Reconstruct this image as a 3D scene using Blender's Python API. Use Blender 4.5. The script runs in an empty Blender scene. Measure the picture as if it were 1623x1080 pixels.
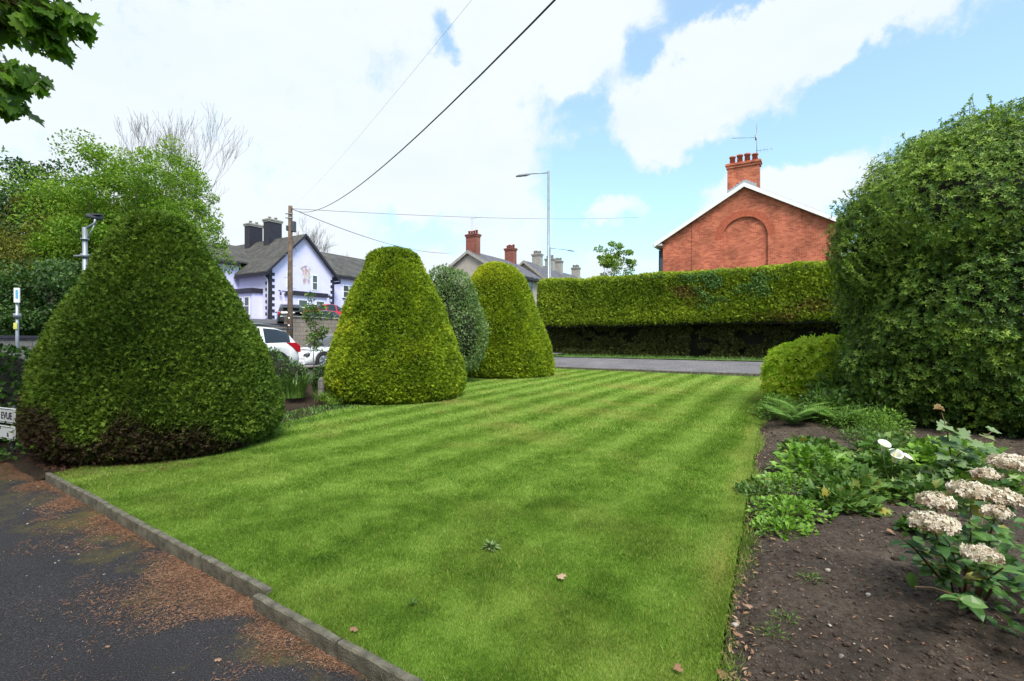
import bpy, bmesh, math, random
import numpy as np
from mathutils import Vector, Matrix
random.seed(7); rng = np.random.default_rng(11)
S = bpy.context.scene
COL = S.collection
rad = math.radians

# ------------------------------------------------------------ camera
cd = bpy.data.cameras.new('camera'); cam = bpy.data.objects.new('camera', cd); COL.objects.link(cam)
cam.location = (0, 0, 1.6); cam.rotation_euler = (rad(90), 0, 0)
cd.sensor_width = 36; cd.lens = 17.75; cd.clip_start = 0.05; cd.clip_end = 3000
S.camera = cam

# ------------------------------------------------------------ exposure, sun
S.view_settings.view_transform = 'Standard'; S.view_settings.look = 'None'
S.view_settings.exposure = 0.98; S.view_settings.gamma = 1
SUN_EL, SUN_AZ = 54, 163          # azimuth clockwise from +Y: the sun stands high behind the camera
sd = bpy.data.lights.new('sun', 'SUN'); sun = bpy.data.objects.new('sun', sd); COL.objects.link(sun)
sd.energy = 2.6; sd.angle = rad(24); sd.color = (1.0, 0.95, 0.86)
sdir = Vector((math.sin(rad(SUN_AZ))*math.cos(rad(SUN_EL)), math.cos(rad(SUN_AZ))*math.cos(rad(SUN_EL)), math.sin(rad(SUN_EL))))
sun.rotation_euler = sdir.to_track_quat('Z', 'Y').to_euler()

# ------------------------------------------------------------ sky
W = bpy.data.worlds.new('World'); S.world = W; W.use_nodes = True
def build_sky():
    nt = W.node_tree; N = nt.nodes; L = nt.links; N.clear()
    def nd(t, **k):
        n = N.new(t)
        for a, b in k.items(): setattr(n, a, b)
        return n
    def mth(op, a, b=None, c=None, clamp=False):
        n = nd('ShaderNodeMath', operation=op, use_clamp=clamp)
        for i, v in enumerate((a, b, c)):
            if v is None: continue
            if isinstance(v, (int, float)): n.inputs[i].default_value = v
            else: L.new(v, n.inputs[i])
        return n.outputs[0]
    out = nd('ShaderNodeOutputWorld'); bg = nd('ShaderNodeBackground'); bg.inputs['Strength'].default_value = 0.115
    sky = nd('ShaderNodeTexSky', sky_type='NISHITA', sun_disc=False)
    sky.sun_elevation = rad(SUN_EL); sky.sun_rotation = rad(SUN_AZ); sky.air_density = 1.0; sky.dust_density = 1.5; sky.ozone_density = 1.5
    tc = nd('ShaderNodeTexCoord')
    sep = nd('ShaderNodeSeparateXYZ'); L.new(tc.outputs['Generated'], sep.inputs[0])
    X, Y, Z = sep.outputs
    # flat cloud layer coordinates for natural perspective
    zz = mth('ADD', mth('MAXIMUM', Z, 0.0), 0.16)
    cb = nd('ShaderNodeCombineXYZ'); L.new(mth('DIVIDE', X, zz), cb.inputs[0]); L.new(mth('DIVIDE', Y, zz), cb.inputs[1])
    n1 = nd('ShaderNodeTexNoise'); n1.inputs['Scale'].default_value = 1.15; n1.inputs['Detail'].default_value = 9; n1.inputs['Roughness'].default_value = 0.6
    L.new(cb.outputs[0], n1.inputs['Vector'])
    n2 = nd('ShaderNodeTexNoise'); n2.inputs['Scale'].default_value = 5.5; n2.inputs['Detail'].default_value = 8; n2.inputs['Roughness'].default_value = 0.62
    L.new(tc.outputs['Generated'], n2.inputs['Vector'])
    n3 = nd('ShaderNodeTexNoise'); n3.inputs['Scale'].default_value = 13; n3.inputs['Detail'].default_value = 10; n3.inputs['Roughness'].default_value = 0.68; n3.inputs['Distortion'].default_value = .4; L.new(tc.outputs['Generated'], n3.inputs['Vector'])
    # slightly warped direction for the cloud banks
    wv = nd('ShaderNodeVectorMath', operation='MULTIPLY_ADD')
    L.new(n2.outputs['Color'], wv.inputs[0]); wv.inputs[1].default_value = (0.26, 0.26, 0.26); wv.inputs[2].default_value = (0, 0, 0)
    sb = nd('ShaderNodeVectorMath', operation='SUBTRACT'); L.new(wv.outputs[0], sb.inputs[0]); sb.inputs[1].default_value = (0.13, 0.13, 0.13)
    ad = nd('ShaderNodeVectorMath', operation='ADD'); L.new(tc.outputs['Generated'], ad.inputs[0]); L.new(sb.outputs[0], ad.inputs[1])
    nrm = nd('ShaderNodeVectorMath', operation='NORMALIZE'); L.new(ad.outputs[0], nrm.inputs[0])
    def D(u, v): return Vector(((u-811.5)/800, 1, (540-v)/800)).normalized()
    def blob(d, r, stretch=None):
        m = nd('ShaderNodeVectorMath', operation='SUBTRACT'); L.new(nrm.outputs[0], m.inputs[0]); m.inputs[1].default_value = d
        src = m.outputs[0]
        if stretch:
            # direction of elongation, factor
            e, f = stretch
            dp = nd('ShaderNodeVectorMath', operation='DOT_PRODUCT'); L.new(src, dp.inputs[0]); dp.inputs[1].default_value = e
            sc = nd('ShaderNodeVectorMath', operation='SCALE'); sc.inputs[0].default_value = e; L.new(mth('MULTIPLY', dp.outputs['Value'], 1-1/f), sc.inputs['Scale'])
            s2 = nd('ShaderNodeVectorMath', operation='SUBTRACT'); L.new(src, s2.inputs[0]); L.new(sc.outputs[0], s2.inputs[1]); src = s2.outputs[0]
        ln = nd('ShaderNodeVectorMath', operation='LENGTH'); L.new(src, ln.inputs[0])
        mr = nd('ShaderNodeMapRange', interpolation_type='SMOOTHSTEP'); L.new(ln.outputs['Value'], mr.inputs['Value'])
        mr.inputs['From Min'].default_value = r; mr.inputs['From Max'].default_value = 0; mr.inputs['To Min'].default_value = 0; mr.inputs['To Max'].default_value = 1
        return mr.outputs['Result']
    # clear patch bank: blue streaks
    blue = None
    def bl(u0, v0, u1, v1, r, w=1.0):
        nonlocal blue
        a, b = D(u0, v0), D(u1, v1); e = (b-a); ln = e.length; c = (a+b).normalized()
        st = (e.normalized(), 1+ln/(2*r)*1.0) if ln > 0.02 else None
        o = mth('MULTIPLY', blob(c, r, st), w)
        blue = o if blue is None else mth('ADD', blue, o)
    s3 = nd('ShaderNodeSeparateXYZ'); L.new(nrm.outputs[0], s3.inputs[0])
    ux = mth('ADD', s3.outputs[0], mth('MULTIPLY', s3.outputs[2], -.13))
    r1 = nd('ShaderNodeMapRange', interpolation_type='SMOOTHSTEP'); L.new(ux, r1.inputs['Value']); r1.inputs['From Min'].default_value = -.05; r1.inputs['From Max'].default_value = .10; r1.inputs['To Max'].default_value = 1.15
    blue = r1.outputs['Result']
    bl(545, 365, 740, 388, 0.06, .7)
    bl(690, 66, 705, 62, 0.045, .6)
    white = None
    def wl(u0, v0, u1, v1, r, w=1.0):
        nonlocal white
        a, b = D(u0, v0), D(u1, v1); e = (b-a); ln = e.length; c = (a+b).normalized()
        st = (e.normalized(), 1+ln/(2*r)) if ln > 0.02 else None
        o = mth('MULTIPLY', blob(c, r, st), w)
        white = o if white is None else mth('ADD', white, o)
    wl(1110, 45, 1640, -10, 0.105, 1.3)
    wl(930, 235, 1250, 130, 0.105, 1.5)
    wl(1075, 95, 1330, 45, 0.085, 1.3)
    wl(905, 115, 945, 112, 0.095, 1.4)
    wl(830, -30, 1010, -10, 0.13, 1.6)
    wl(925, 350, 1010, 330, 0.05, .9)
    wl(1060, 375, 1430, 245, 0.11, 1.5)
    wl(860, 420, 1330, 420, 0.09, .9)
    wl(1480, 250, 1640, 215, 0.06, .7)
    m = mth('SUBTRACT', blue, mth('MULTIPLY', white, 1.15))
    det = mth('ADD', mth('MULTIPLY', mth('SUBTRACT', n2.outputs['Fac'], 0.5), 1.7), mth('MULTIPLY', mth('SUBTRACT', n3.outputs['Fac'], 0.5), 1.3))
    m = mth('SUBTRACT', m, det)
    mr = nd('ShaderNodeMapRange', interpolation_type='SMOOTHSTEP'); L.new(m, mr.inputs['Value'])
    mr.inputs['From Min'].default_value = 0.12; mr.inputs['From Max'].default_value = 0.75
    # behind the camera: broken cloud
    back = nd('ShaderNodeMapRange', interpolation_type='SMOOTHSTEP'); L.new(n1.outputs['Fac'], back.inputs['Value'])
    back.inputs['From Min'].default_value = 0.6; back.inputs['From Max'].default_value = 0.5
    isb = nd('ShaderNodeMapRange'); L.new(Y, isb.inputs['Value']); isb.inputs['From Min'].default_value = 0.1; isb.inputs['From Max'].default_value = -0.3
    clear = mth('MAXIMUM', mr.outputs['Result'], mth('MULTIPLY', mth('SUBTRACT', 1.0, back.outputs['Result']), isb.outputs['Result']))
    # cloud colour: bright, with faint grey-blue undersides
    cr = nd('ShaderNodeValToRGB'); cr.color_ramp.elements[0].position = 0.34; cr.color_ramp.elements[0].color = (4.0, 4.25, 4.6, 1)
    cr.color_ramp.elements[1].position = 0.54; cr.color_ramp.elements[1].color = (4.45, 4.55, 4.72, 1)
    L.new(n1.outputs['Fac'], cr.inputs['Fac'])
    br = nd('ShaderNodeMix', data_type='RGBA', blend_type='MULTIPLY'); br.inputs['Factor'].default_value = 1
    L.new(sky.outputs[0], br.inputs['A']); br.inputs['B'].default_value = (1.25, 1.5, 1.42, 1)
    mx = nd('ShaderNodeMix', data_type='RGBA'); L.new(clear, mx.inputs['Factor']); L.new(cr.outputs[0], mx.inputs['A']); L.new(br.outputs['Result'], mx.inputs['B'])
    # a thin milky veil over the blue as well
    vl = nd('ShaderNodeMix', data_type='RGBA'); vl.inputs['Factor'].default_value = 0.30; L.new(mx.outputs['Result'], vl.inputs['A']); vl.inputs['B'].default_value = (3.3, 4.2, 4.8, 1)
    L.new(vl.outputs['Result'], bg.inputs['Color']); L.new(bg.outputs[0], out.inputs['Surface'])
build_sky()

# ------------------------------------------------------------ frames and ground
RX, RY = 0.5208, 0.8537
ROT = math.atan2(RY, RX)                      # local x = along the road, local y = away across the road
def ts(t, s): return (t*RX + s*RY, t*RY - s*RX)
def tos(x, y): return (x*RX + y*RY, x*RY - y*RX)
def sm(x): x = np.clip(x, 0, 1); return x*x*(3-2*x)
def g(x, y):
    t = x*RX + y*RY; s = x*RY - y*RX
    return np.clip(.02*(t-6), 0, .45) + .3*sm((-s-11)/3)*sm((t-2)/7) - 0.08*0
TB = rng.random((64, 64, 64))
def vnoise(x, y, z):
    x = np.asarray(x, float); y = np.asarray(y, float)+0*x; z = np.asarray(z, float)+0*x
    xi, yi, zi = np.floor(x).astype(int), np.floor(y).astype(int), np.floor(z).astype(int)
    fx, fy, fz = sm(x-xi), sm(y-yi), sm(z-zi); r = 0
    for a in (0, 1):
        for b in (0, 1):
            for c in (0, 1):
                r = r + TB[(xi+a) & 63, (yi+b) & 63, (zi+c) & 63]*(fx if a else 1-fx)*(fy if b else 1-fy)*(fz if c else 1-fz)
    return r
def fbm(x, y, z, o=3):
    r, a, n = 0, 1, 0
    for i in range(o):
        r = r + a*vnoise(np.asarray(x)*2**i+i*7.3, np.asarray(y)*2**i+i*3.1, np.asarray(z)*2**i); n += a; a *= .5
    return r/n

# ------------------------------------------------------------ object helpers
def tag(o, label=None, cat=None, group=None, kind=None):
    if label: o['label'] = label
    if cat: o['category'] = cat
    if group: o['group'] = group
    if kind: o['kind'] = kind
    return o
def empty(name, loc=(0, 0, 0), rz=0, label=None, cat=None, group=None):
    o = bpy.data.objects.new(name, None); COL.objects.link(o); o.location = loc; o.rotation_euler = (0, 0, rz); o.empty_display_size = .3
    return tag(o, label, cat, group)
def link(name, me, mats, parent=None):
    if not isinstance(mats, (list, tuple)): mats = [mats]
    for m in mats: me.materials.append(m)
    o = bpy.data.objects.new(name, me); COL.objects.link(o)
    if parent: o.parent = parent
    return o
def npmesh(name, V, faces, mats, parent=None, tint=None, midx=None, smooth=False):
    """faces: list of (n,k) int arrays"""
    me = bpy.data.meshes.new(name)
    V = np.asarray(V, np.float32)
    me.vertices.add(len(V)); me.vertices.foreach_set('co', V.ravel())
    loops = np.concatenate([f.ravel() for f in faces]).astype(np.int32)
    tot = np.concatenate([np.full(len(f), f.shape[1]) for f in faces]).astype(np.int32)
    st = np.concatenate([[0], np.cumsum(tot)[:-1]]).astype(np.int32)
    me.loops.add(len(loops)); me.loops.foreach_set('vertex_index', loops)
    me.polygons.add(len(tot)); me.polygons.foreach_set('loop_start', st); me.polygons.foreach_set('loop_total', tot)
    if midx is not None: me.polygons.foreach_set('material_index', np.asarray(midx, np.int32))
    me.polygons.foreach_set('use_smooth', np.full(len(tot), smooth))
    me.update(calc_edges=True)
    if tint is not None:
        T = np.ones((len(V), 4), np.float32); tint = np.asarray(tint)
        T[:, :tint.shape[1]] = tint
        a = me.color_attributes.new('tint', 'FLOAT_COLOR', 'POINT'); a.data.foreach_set('color', T.ravel())
    return link(name, me, mats, parent)
def bmobj(name, bm, mats, parent=None, smooth=False, bevel=0):
    bmesh.ops.recalc_face_normals(bm, faces=bm.faces)
    me = bpy.data.meshes.new(name)
    if smooth:
        for f in bm.faces: f.smooth = True
    bm.to_mesh(me); bm.free()
    o = link(name, me, mats, parent)
    if bevel:
        m = o.modifiers.new('bevel', 'BEVEL'); m.width = bevel; m.segments = 2; m.limit_method = 'ANGLE'
    return o
def box(bm, x0, x1, y0, y1, z0, z1, mi=0):
    v = [bm.verts.new((x, y, z)) for z in (z0, z1) for x, y in ((x0, y0), (x1, y0), (x1, y1), (x0, y1))]
    for f in ((0, 3, 2, 1), (4, 5, 6, 7), (0, 1, 5, 4), (1, 2, 6, 5), (2, 3, 7, 6), (3, 0, 4, 7)):
        fc = bm.faces.new([v[i] for i in f]); fc.material_index = mi
def prism(bm, pts, axis, a0, a1, mi=0):
    """pts: 2-D polygon; axis 'x': pts are (y,z); 'y': (x,z); 'z': (x,y)"""
    def mk(p, a): return {'x': (a, p[0], p[1]), 'y': (p[0], a, p[1]), 'z': (p[0], p[1], a)}[axis]
    A = [bm.verts.new(mk(p, a0)) for p in pts]; B = [bm.verts.new(mk(p, a1)) for p in pts]
    n = len(pts); fs = [bm.faces.new(A[::-1]), bm.faces.new(B)]
    for i in range(n): fs.append(bm.faces.new((A[i], A[(i+1) % n], B[(i+1) % n], B[i])))
    for f in fs: f.material_index = mi
def tube(bm, pts, rads, n=8, cap=True, mi=0):
    rings = []; pts = [Vector(p) for p in pts]
    for i, p in enumerate(pts):
        d = (pts[min(i+1, len(pts)-1)] - pts[max(i-1, 0)]).normalized()
        a = d.orthogonal().normalized() if i == 0 else (last - d*last.dot(d)).normalized()
        last = a; b = d.cross(a); r = rads[i] if isinstance(rads, (list, tuple)) else rads
        rings.append([bm.verts.new(p + (a*math.cos(k*2*math.pi/n) + b*math.sin(k*2*math.pi/n))*r) for k in range(n)])
    for A, B in zip(rings, rings[1:]):
        for k in range(n):
            f = bm.faces.new((A[k], A[(k+1) % n], B[(k+1) % n], B[k])); f.smooth = True; f.material_index = mi
    if cap:
        for r in (rings[0][::-1], rings[-1]):
            bm.faces.new(r).material_index = mi
def cone(bm, c, r0, r1, z0, z1, n=16, mi=0): tube(bm, [(c[0], c[1], z0), (c[0], c[1], z1)], [r0, r1], n, True, mi)

# ------------------------------------------------------------ materials
def M(name):
    m = bpy.data.materials.new(name); m.use_nodes = True; nt = m.node_tree; nt.nodes.clear()
    out = nt.nodes.new('ShaderNodeOutputMaterial'); b = nt.nodes.new('ShaderNodeBsdfPrincipled'); nt.links.new(b.outputs[0], out.inputs[0])
    return m, nt, b, out
def N(nt, t, ins=None, **k):
    n = nt.nodes.new(t)
    for a, b in k.items(): setattr(n, a, b)
    for a, v in (ins or {}).items():
        if hasattr(v, 'links') or isinstance(v, bpy.types.NodeSocket): nt.links.new(v, n.inputs[a])
        else: n.inputs[a].default_value = v
    return n
def ramp(nt, fac, stops):
    r = nt.nodes.new('ShaderNodeValToRGB'); e = r.color_ramp.elements
    while len(e) < len(stops): e.new(.5)
    for i, (p, c) in enumerate(stops): e[i].position = p; e[i].color = tuple(c)+(1,)
    nt.links.new(fac, r.inputs[0]); return r.outputs[0]
def mixc(nt, f, a, b, mode='MIX'):
    m = nt.nodes.new('ShaderNodeMix'); m.data_type = 'RGBA'; m.blend_type = mode
    for k, v in (('Factor', f), ('A', a), ('B', b)):
        if isinstance(v, bpy.types.NodeSocket): nt.links.new(v, m.inputs[k])
        else: m.inputs[k].default_value = v if isinstance(v, (int, float)) else tuple(v)+(1,)
    return m.outputs['Result']
def noise(nt, scale, detail=4, rough=.55, vec=None, coord='Object'):
    if vec is None: vec = N(nt, 'ShaderNodeTexCoord').outputs[coord]
    return N(nt, 'ShaderNodeTexNoise', {'Vector': vec, 'Scale': scale, 'Detail': detail, 'Roughness': rough}).outputs['Fac']
def simple(name, col, rough=.6, metal=0, var=.15, scale=6, bump=0, bscale=40, spec=.4):
    m, nt, b, out = M(name); n = noise(nt, scale)
    c0 = [c*(1-var) for c in col]; c1 = [min(1, c*(1+var)) for c in col]
    nt.links.new(ramp(nt, n, [(.3, c0), (.7, c1)]), b.inputs['Base Color'])
    b.inputs['Roughness'].default_value = rough; b.inputs['Metallic'].default_value = metal; b.inputs['Specular IOR Level'].default_value = spec
    if bump:
        bp = N(nt, 'ShaderNodeBump', {'Strength': bump, 'Distance': .02, 'Height': noise(nt, bscale, 6)}); nt.links.new(bp.outputs[0], b.inputs['Normal'])
    return m
def foliage(name, dark, mid, light, alt=None, trans=.28, rough=.5, patch=1.2, back=1.25, spec=.35):
    m, nt, b, out = M(name)
    at = N(nt, 'ShaderNodeAttribute', attribute_name='tint'); sp = N(nt, 'ShaderNodeSeparateColor', {0: at.outputs['Color']})
    pn = noise(nt, patch, 3)
    f = N(nt, 'ShaderNodeMath', {0: sp.outputs[0], 1: .65, 2: 0}, operation='MULTIPLY_ADD')
    f2 = N(nt, 'ShaderNodeMath', {0: pn, 1: .55, 2: f.outputs[0]}, operation='MULTIPLY_ADD')
    c = ramp(nt, f2.outputs[0], [(.2, dark), (.58, mid), (.95, light)])
    if alt: c = mixc(nt, sp.outputs[1], c, alt)
    nt.links.new(c, b.inputs['Base Color']); b.inputs['Roughness'].default_value = rough; b.inputs['Specular IOR Level'].default_value = spec
    if trans:
        tr = N(nt, 'ShaderNodeBsdfTranslucent', {'Color': mixc(nt, 1.0, c, (back, back*1.05, back*.6), 'MULTIPLY')})
        mx = N(nt, 'ShaderNodeMixShader', {0: trans, 1: b.outputs[0], 2: tr.outputs[0]}); nt.links.new(mx.outputs[0], out.inputs[0])
    return m
MAT = {}
MAT['bark'] = simple('bark', (.16, .13, .10), .9, var=.4, scale=12, bump=.6)
MAT['barebark'] = simple('bare_bark', (.19, .17, .16), .9, var=.25, scale=3)
MAT['stem'] = simple('stem_green', (.10, .16, .04), .6, var=.3)
MAT['brownstem'] = simple('brown_stem', (.12, .075, .04), .8, var=.3)
MAT['metal'] = simple('galvanised_steel', (.25, .28, .31), .45, .55, .12, 5)
MAT['darkmetal'] = simple('dark_metal', (.06, .065, .08), .5, .3, .2)
MAT['black'] = simple('black_paint', (.022, .02, .032), .55, 0, .25, 4)
MAT['white'] = simple('white_paint', (.78, .79, .80), .45, 0, .04, 5)
MAT['lilac'] = simple('lilac_render', (.64, .62, .88), .8, 0, .05, 1.5, .25, 60)
MAT['greyrender'] = simple('grey_roughcast', (.36, .32, .28), .95, 0, .1, 2, .5, 50)
MAT['greychimney'] = simple('grey_chimney_render', (.30, .28, .26), .95, 0, .2, 4, .4, 40)
MAT['pot'] = simple('terracotta_pot', (.36, .10, .06), .8, 0, .25, 8)
MAT['greypot'] = simple('clay_pot', (.42, .38, .33), .8, 0, .2, 8)
MAT['lead'] = simple('lead_flashing', (.36, .38, .42), .6, .2, .15, 9)
MAT['rubber'] = simple('rubber', (.02, .02, .021), .8, 0, .2)
MAT['cable'] = simple('cable', (.02, .02, .022), .6, 0, .1)
MAT['redlamp'] = simple('red_lamp', (.42, .01, .02), .15, 0, .1, spec=.8)
MAT['concrete'] = simple('edging_concrete', (.115, .108, .082), .92, 0, .55, 11, .7, 90)
def glass(name, col=(.02, .025, .03)):
    m, nt, b, out = M(name); b.inputs['Base Color'].default_value = tuple(col)+(1,); b.inputs['Roughness'].default_value = .06
    b.inputs['Specular IOR Level'].default_value = .8; return m
MAT['glass'] = glass('window_glass', (.05, .06, .07)); MAT['carglass'] = glass('car_glass', (.012, .015, .02))
def paint(name, col):
    m, nt, b, out = M(name); b.inputs['Base Color'].default_value = tuple(col)+(1,); b.inputs['Roughness'].default_value = .3
    b.inputs['Coat Weight'].default_value = .6; b.inputs['Coat Roughness'].default_value = .05
    n = noise(nt, 3); nt.links.new(ramp(nt, n, [(.3, .4*Vector(col)*2.2), (.7, col)]), b.inputs['Base Color']); return m
MAT['carwhite'] = paint('white_car_paint', (.78, .80, .83)); MAT['carred'] = paint('red_car_paint', (.50, .012, .03)); MAT['cargrey'] = paint('dark_grey_car_paint', (.05, .06, .075)); MAT['carblack'] = paint('black_car_paint', (.02, .022, .026))
def brick(name, c1, c2, mortar, axes, bw=.225, bh=.075, dark=.42, bump=.5):
    """axes: 'xz' or 'yz' choose the wall's horizontal object axis"""
    m, nt, b, out = M(name); tc = N(nt, 'ShaderNodeTexCoord').outputs['Object']; sp = N(nt, 'ShaderNodeSeparateXYZ', {0: tc})
    sel = {'x': 0, 'y': 1, 'z': 2}
    cb = N(nt, 'ShaderNodeCombineXYZ', {0: sp.outputs[sel[axes[0]]], 1: sp.outputs[sel[axes[1]]]})
    # an n-sided box: add the other horizontal so that return walls keep coursing
    bt = N(nt, 'ShaderNodeTexBrick', {'Vector': cb.outputs[0], 'Color1': tuple(c1)+(1,), 'Color2': tuple(c2)+(1,), 'Mortar': tuple(mortar)+(1,), 'Scale': 1.0,
        'Mortar Size': .006 if bh < .1 else .012, 'Mortar Smooth': .3, 'Bias': -.1, 'Brick Width': bw, 'Row Height': bh})
    st = ramp(nt, noise(nt, .8, 5), [(.3, (1-dark, 1-dark, 1-dark)), (.65, (1.05, 1.0, 1.0))])
    c = mixc(nt, 1.0, bt.outputs['Color'], st, 'MULTIPLY')
    fine = ramp(nt, noise(nt, 14, 3), [(.3, (.8, .8, .8)), (.7, (1.15, 1.12, 1.1))])
    c = mixc(nt, 1.0, c, fine, 'MULTIPLY')
    nt.links.new(c, b.inputs['Base Color']); b.inputs['Roughness'].default_value = .88; b.inputs['Specular IOR Level'].default_value = .2
    inv = N(nt, 'ShaderNodeMath', {0: 1.0, 1: bt.outputs['Fac']}, operation='SUBTRACT')
    bp = N(nt, 'ShaderNodeBump', {'Strength': bump, 'Distance': .012, 'Height': inv.outputs[0]}); nt.links.new(bp.outputs[0], b.inputs['Normal'])
    return m
RB = ((.64, .20, .11), (.38, .085, .05), (.50, .34, .26))
MAT['redbrick'] = brick('red_brick', *RB, 'yz'); MAT['redbrick_x'] = brick('red_brick_side', *RB, 'xz')
MAT['oldbrick'] = brick('old_chimney_brick', (.28, .10, .075), (.20, .07, .055), (.3, .2, .16), 'xz')
MAT['block'] = brick('concrete_block_wall', (.32, .28, .23), (.27, .235, .20), (.17, .15, .13), 'xz', .45, .225, .35)
MAT['stone'] = brick('weathered_stone_wall', (.20, .20, .19), (.15, .15, .145), (.10, .10, .09), 'xz', .4, .2, .4)
def slate(name, c1, c2, sx=.3, sy=.22):
    m, nt, b, out = M(name); tc = N(nt, 'ShaderNodeTexCoord').outputs['Object']; sp = N(nt, 'ShaderNodeSeparateXYZ', {0: tc})
    xy = N(nt, 'ShaderNodeMath', {0: sp.outputs[0], 1: sp.outputs[1]}, operation='ADD')
    cb = N(nt, 'ShaderNodeCombineXYZ', {0: xy.outputs[0], 1: sp.outputs[2]})
    bt = N(nt, 'ShaderNodeTexBrick', {'Vector': cb.outputs[0], 'Color1': tuple(c1)+(1,), 'Color2': tuple(c2)+(1,), 'Mortar': (.015, .015, .016, 1), 'Scale': 1.0,
        'Mortar Size': .012, 'Mortar Smooth': .5, 'Brick Width': sx, 'Row Height': sy})
    st = ramp(nt, noise(nt, 1.6, 6, .7), [(.35, (.55, .55, .55)), (.7, (1.5, 1.45, 1.3))])
    c = mixc(nt, 1.0, bt.outputs['Color'], st, 'MULTIPLY'); nt.links.new(c, b.inputs['Base Color']); b.inputs['Roughness'].default_value = .7
    bp = N(nt, 'ShaderNodeBump', {'Strength': .6, 'Distance': .02, 'Height': bt.outputs['Fac']}); bp.invert = True; nt.links.new(bp.outputs[0], b.inputs['Normal'])
    return m
MAT['slate'] = slate('old_slate', (.085, .082, .078), (.055, .054, .053)); MAT['slateblue'] = slate('blue_slate', (.125, .12, .15), (.10, .10, .125))

def asphalt(name, base=(.040, .039, .043), litter=False):
    m, nt, b, out = M(name)
    n = noise(nt, 130, 3, .7); sp = ramp(nt, n, [(.36, [c*.35 for c in base]), (.55, base), (.72, [min(1, c*4.0) for c in base])])
    big = ramp(nt, noise(nt, .9, 5), [(.3, (.75, .75, .78)), (.7, (1.25, 1.22, 1.2))])
    c = mixc(nt, 1.0, sp, big, 'MULTIPLY')
    if litter:
        at = N(nt, 'ShaderNodeAttribute', attribute_name='tint'); s2 = N(nt, 'ShaderNodeSeparateColor', {0: at.outputs['Color']})
        nn = noise(nt, 2.6, 7, .72)
        f = N(nt, 'ShaderNodeMath', {0: nn, 1: s2.outputs[0]}, operation='ADD')
        fr = ramp(nt, f.outputs[0], [(.90, (0, 0, 0)), (1.0, (.6, .6, .6))])
        lit = ramp(nt, noise(nt, 95, 5, .8), [(.35, (.07, .032, .018)), (.6, (.24, .105, .05))])
        c = mixc(nt, fr, c, lit)
        moss = N(nt, 'ShaderNodeMath', {0: noise(nt, 1.7, 7, .7, vec=N(nt, 'ShaderNodeVectorMath', {0: N(nt, 'ShaderNodeTexCoord').outputs['Object'], 1: (5, 9, 2)}, operation='ADD').outputs[0]), 1: s2.outputs[1]}, operation='ADD')
        mr = ramp(nt, moss.outputs[0], [(.78, (0, 0, 0)), (.95, (.6, .6, .6))])
        c = mixc(nt, mr, c, ramp(nt, noise(nt, 60, 4, .7), [(.3, (.045, .04, .01)), (.7, (.15, .12, .02))]))
    nt.links.new(c, b.inputs['Base Color']); b.inputs['Roughness'].default_value = .85; b.inputs['Specular IOR Level'].default_value = .3
    bp = N(nt, 'ShaderNodeBump', {'Strength': .9, 'Distance': .006, 'Height': n}); nt.links.new(bp.outputs[0], b.inputs['Normal'])
    return m
MAT['asphalt'] = asphalt('driveway_asphalt', (.024, .023, .026), litter=True); MAT['road'] = asphalt('road_asphalt', (.10, .10, .105)); MAT['drive'] = asphalt('side_drive_asphalt', (.15, .145, .155))
def soil(name, c0=(.028, .018, .012), c1=(.085, .060, .044)):
    m, nt, b, out = M(name)
    n = noise(nt, 22, 10, .72); c = ramp(nt, n, [(.32, c0), (.55, [(a+b2)/2 for a, b2 in zip(c0, c1)]), (.72, c1)])
    fl = ramp(nt, noise(nt, 160, 4, .8), [(.66, (0, 0, 0)), (.72, (.8, .8, .8))]); c = mixc(nt, fl, c, (.20, .16, .12))
    big = ramp(nt, noise(nt, 1.5, 4), [(.3, (.7, .68, .66)), (.7, (1.25, 1.2, 1.15))]); c = mixc(nt, 1.0, c, big, 'MULTIPLY')
    nt.links.new(c, b.inputs['Base Color']); b.inputs['Roughness'].default_value = .95; b.inputs['Specular IOR Level'].default_value = .15
    bp = N(nt, 'ShaderNodeBump', {'Strength': 1, 'Distance': .03, 'Height': noise(nt, 45, 8, .75)}); nt.links.new(bp.outputs[0], b.inputs['Normal'])
    return m
MAT['soil'] = soil('bed_soil', (.040, .031, .025), (.155, .126, .105)); MAT['earth'] = soil('dry_earth', (.022, .016, .011), (.070, .050, .036))
def lawnmat():
    m, nt, b, out = M('lawn_grass_sheet')
    at = N(nt, 'ShaderNodeAttribute', attribute_name='tint'); sp = N(nt, 'ShaderNodeSeparateColor', {0: at.outputs['Color']})
    n = noise(nt, 38, 6, .75); f = N(nt, 'ShaderNodeMath', {0: n, 1: .5, 2: 0}, operation='MULTIPLY_ADD')
    f2 = N(nt, 'ShaderNodeMath', {0: sp.outputs[0], 1: .6, 2: f.outputs[0]}, operation='MULTIPLY_ADD')
    c = ramp(nt, f2.outputs[0], [(.2, (.030, .070, .008)), (.55, (.12, .215, .024)), (.9, (.26, .35, .08))])
    c = mixc(nt, sp.outputs[1], c, (.26, .22, .06))
    nt.links.new(c, b.inputs['Base Color']); b.inputs['Roughness'].default_value = .9; b.inputs['Specular IOR Level'].default_value = .1
    bp = N(nt, 'ShaderNodeBump', {'Strength': .5, 'Distance': .02, 'Height': noise(nt, 90, 4, .8)}); nt.links.new(bp.outputs[0], b.inputs['Normal'])
    return m
MAT['lawn'] = lawnmat()
MAT['blade'] = foliage('grass_blade', (.034, .092, .006), (.135, .245, .026), (.32, .44, .10), (.42, .38, .13), .3, .6, 2.5, spec=.15)
MAT['verge'] = simple('rough_grass', (.07, .13, .025), .95, 0, .4, 5, .5, 40)
MAT['yew'] = foliage('yew_foliage', (.022, .052, .006), (.095, .165, .016), (.27, .37, .045), (.050, .030, .018), .22, .55, 1.6, spec=.2)
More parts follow.
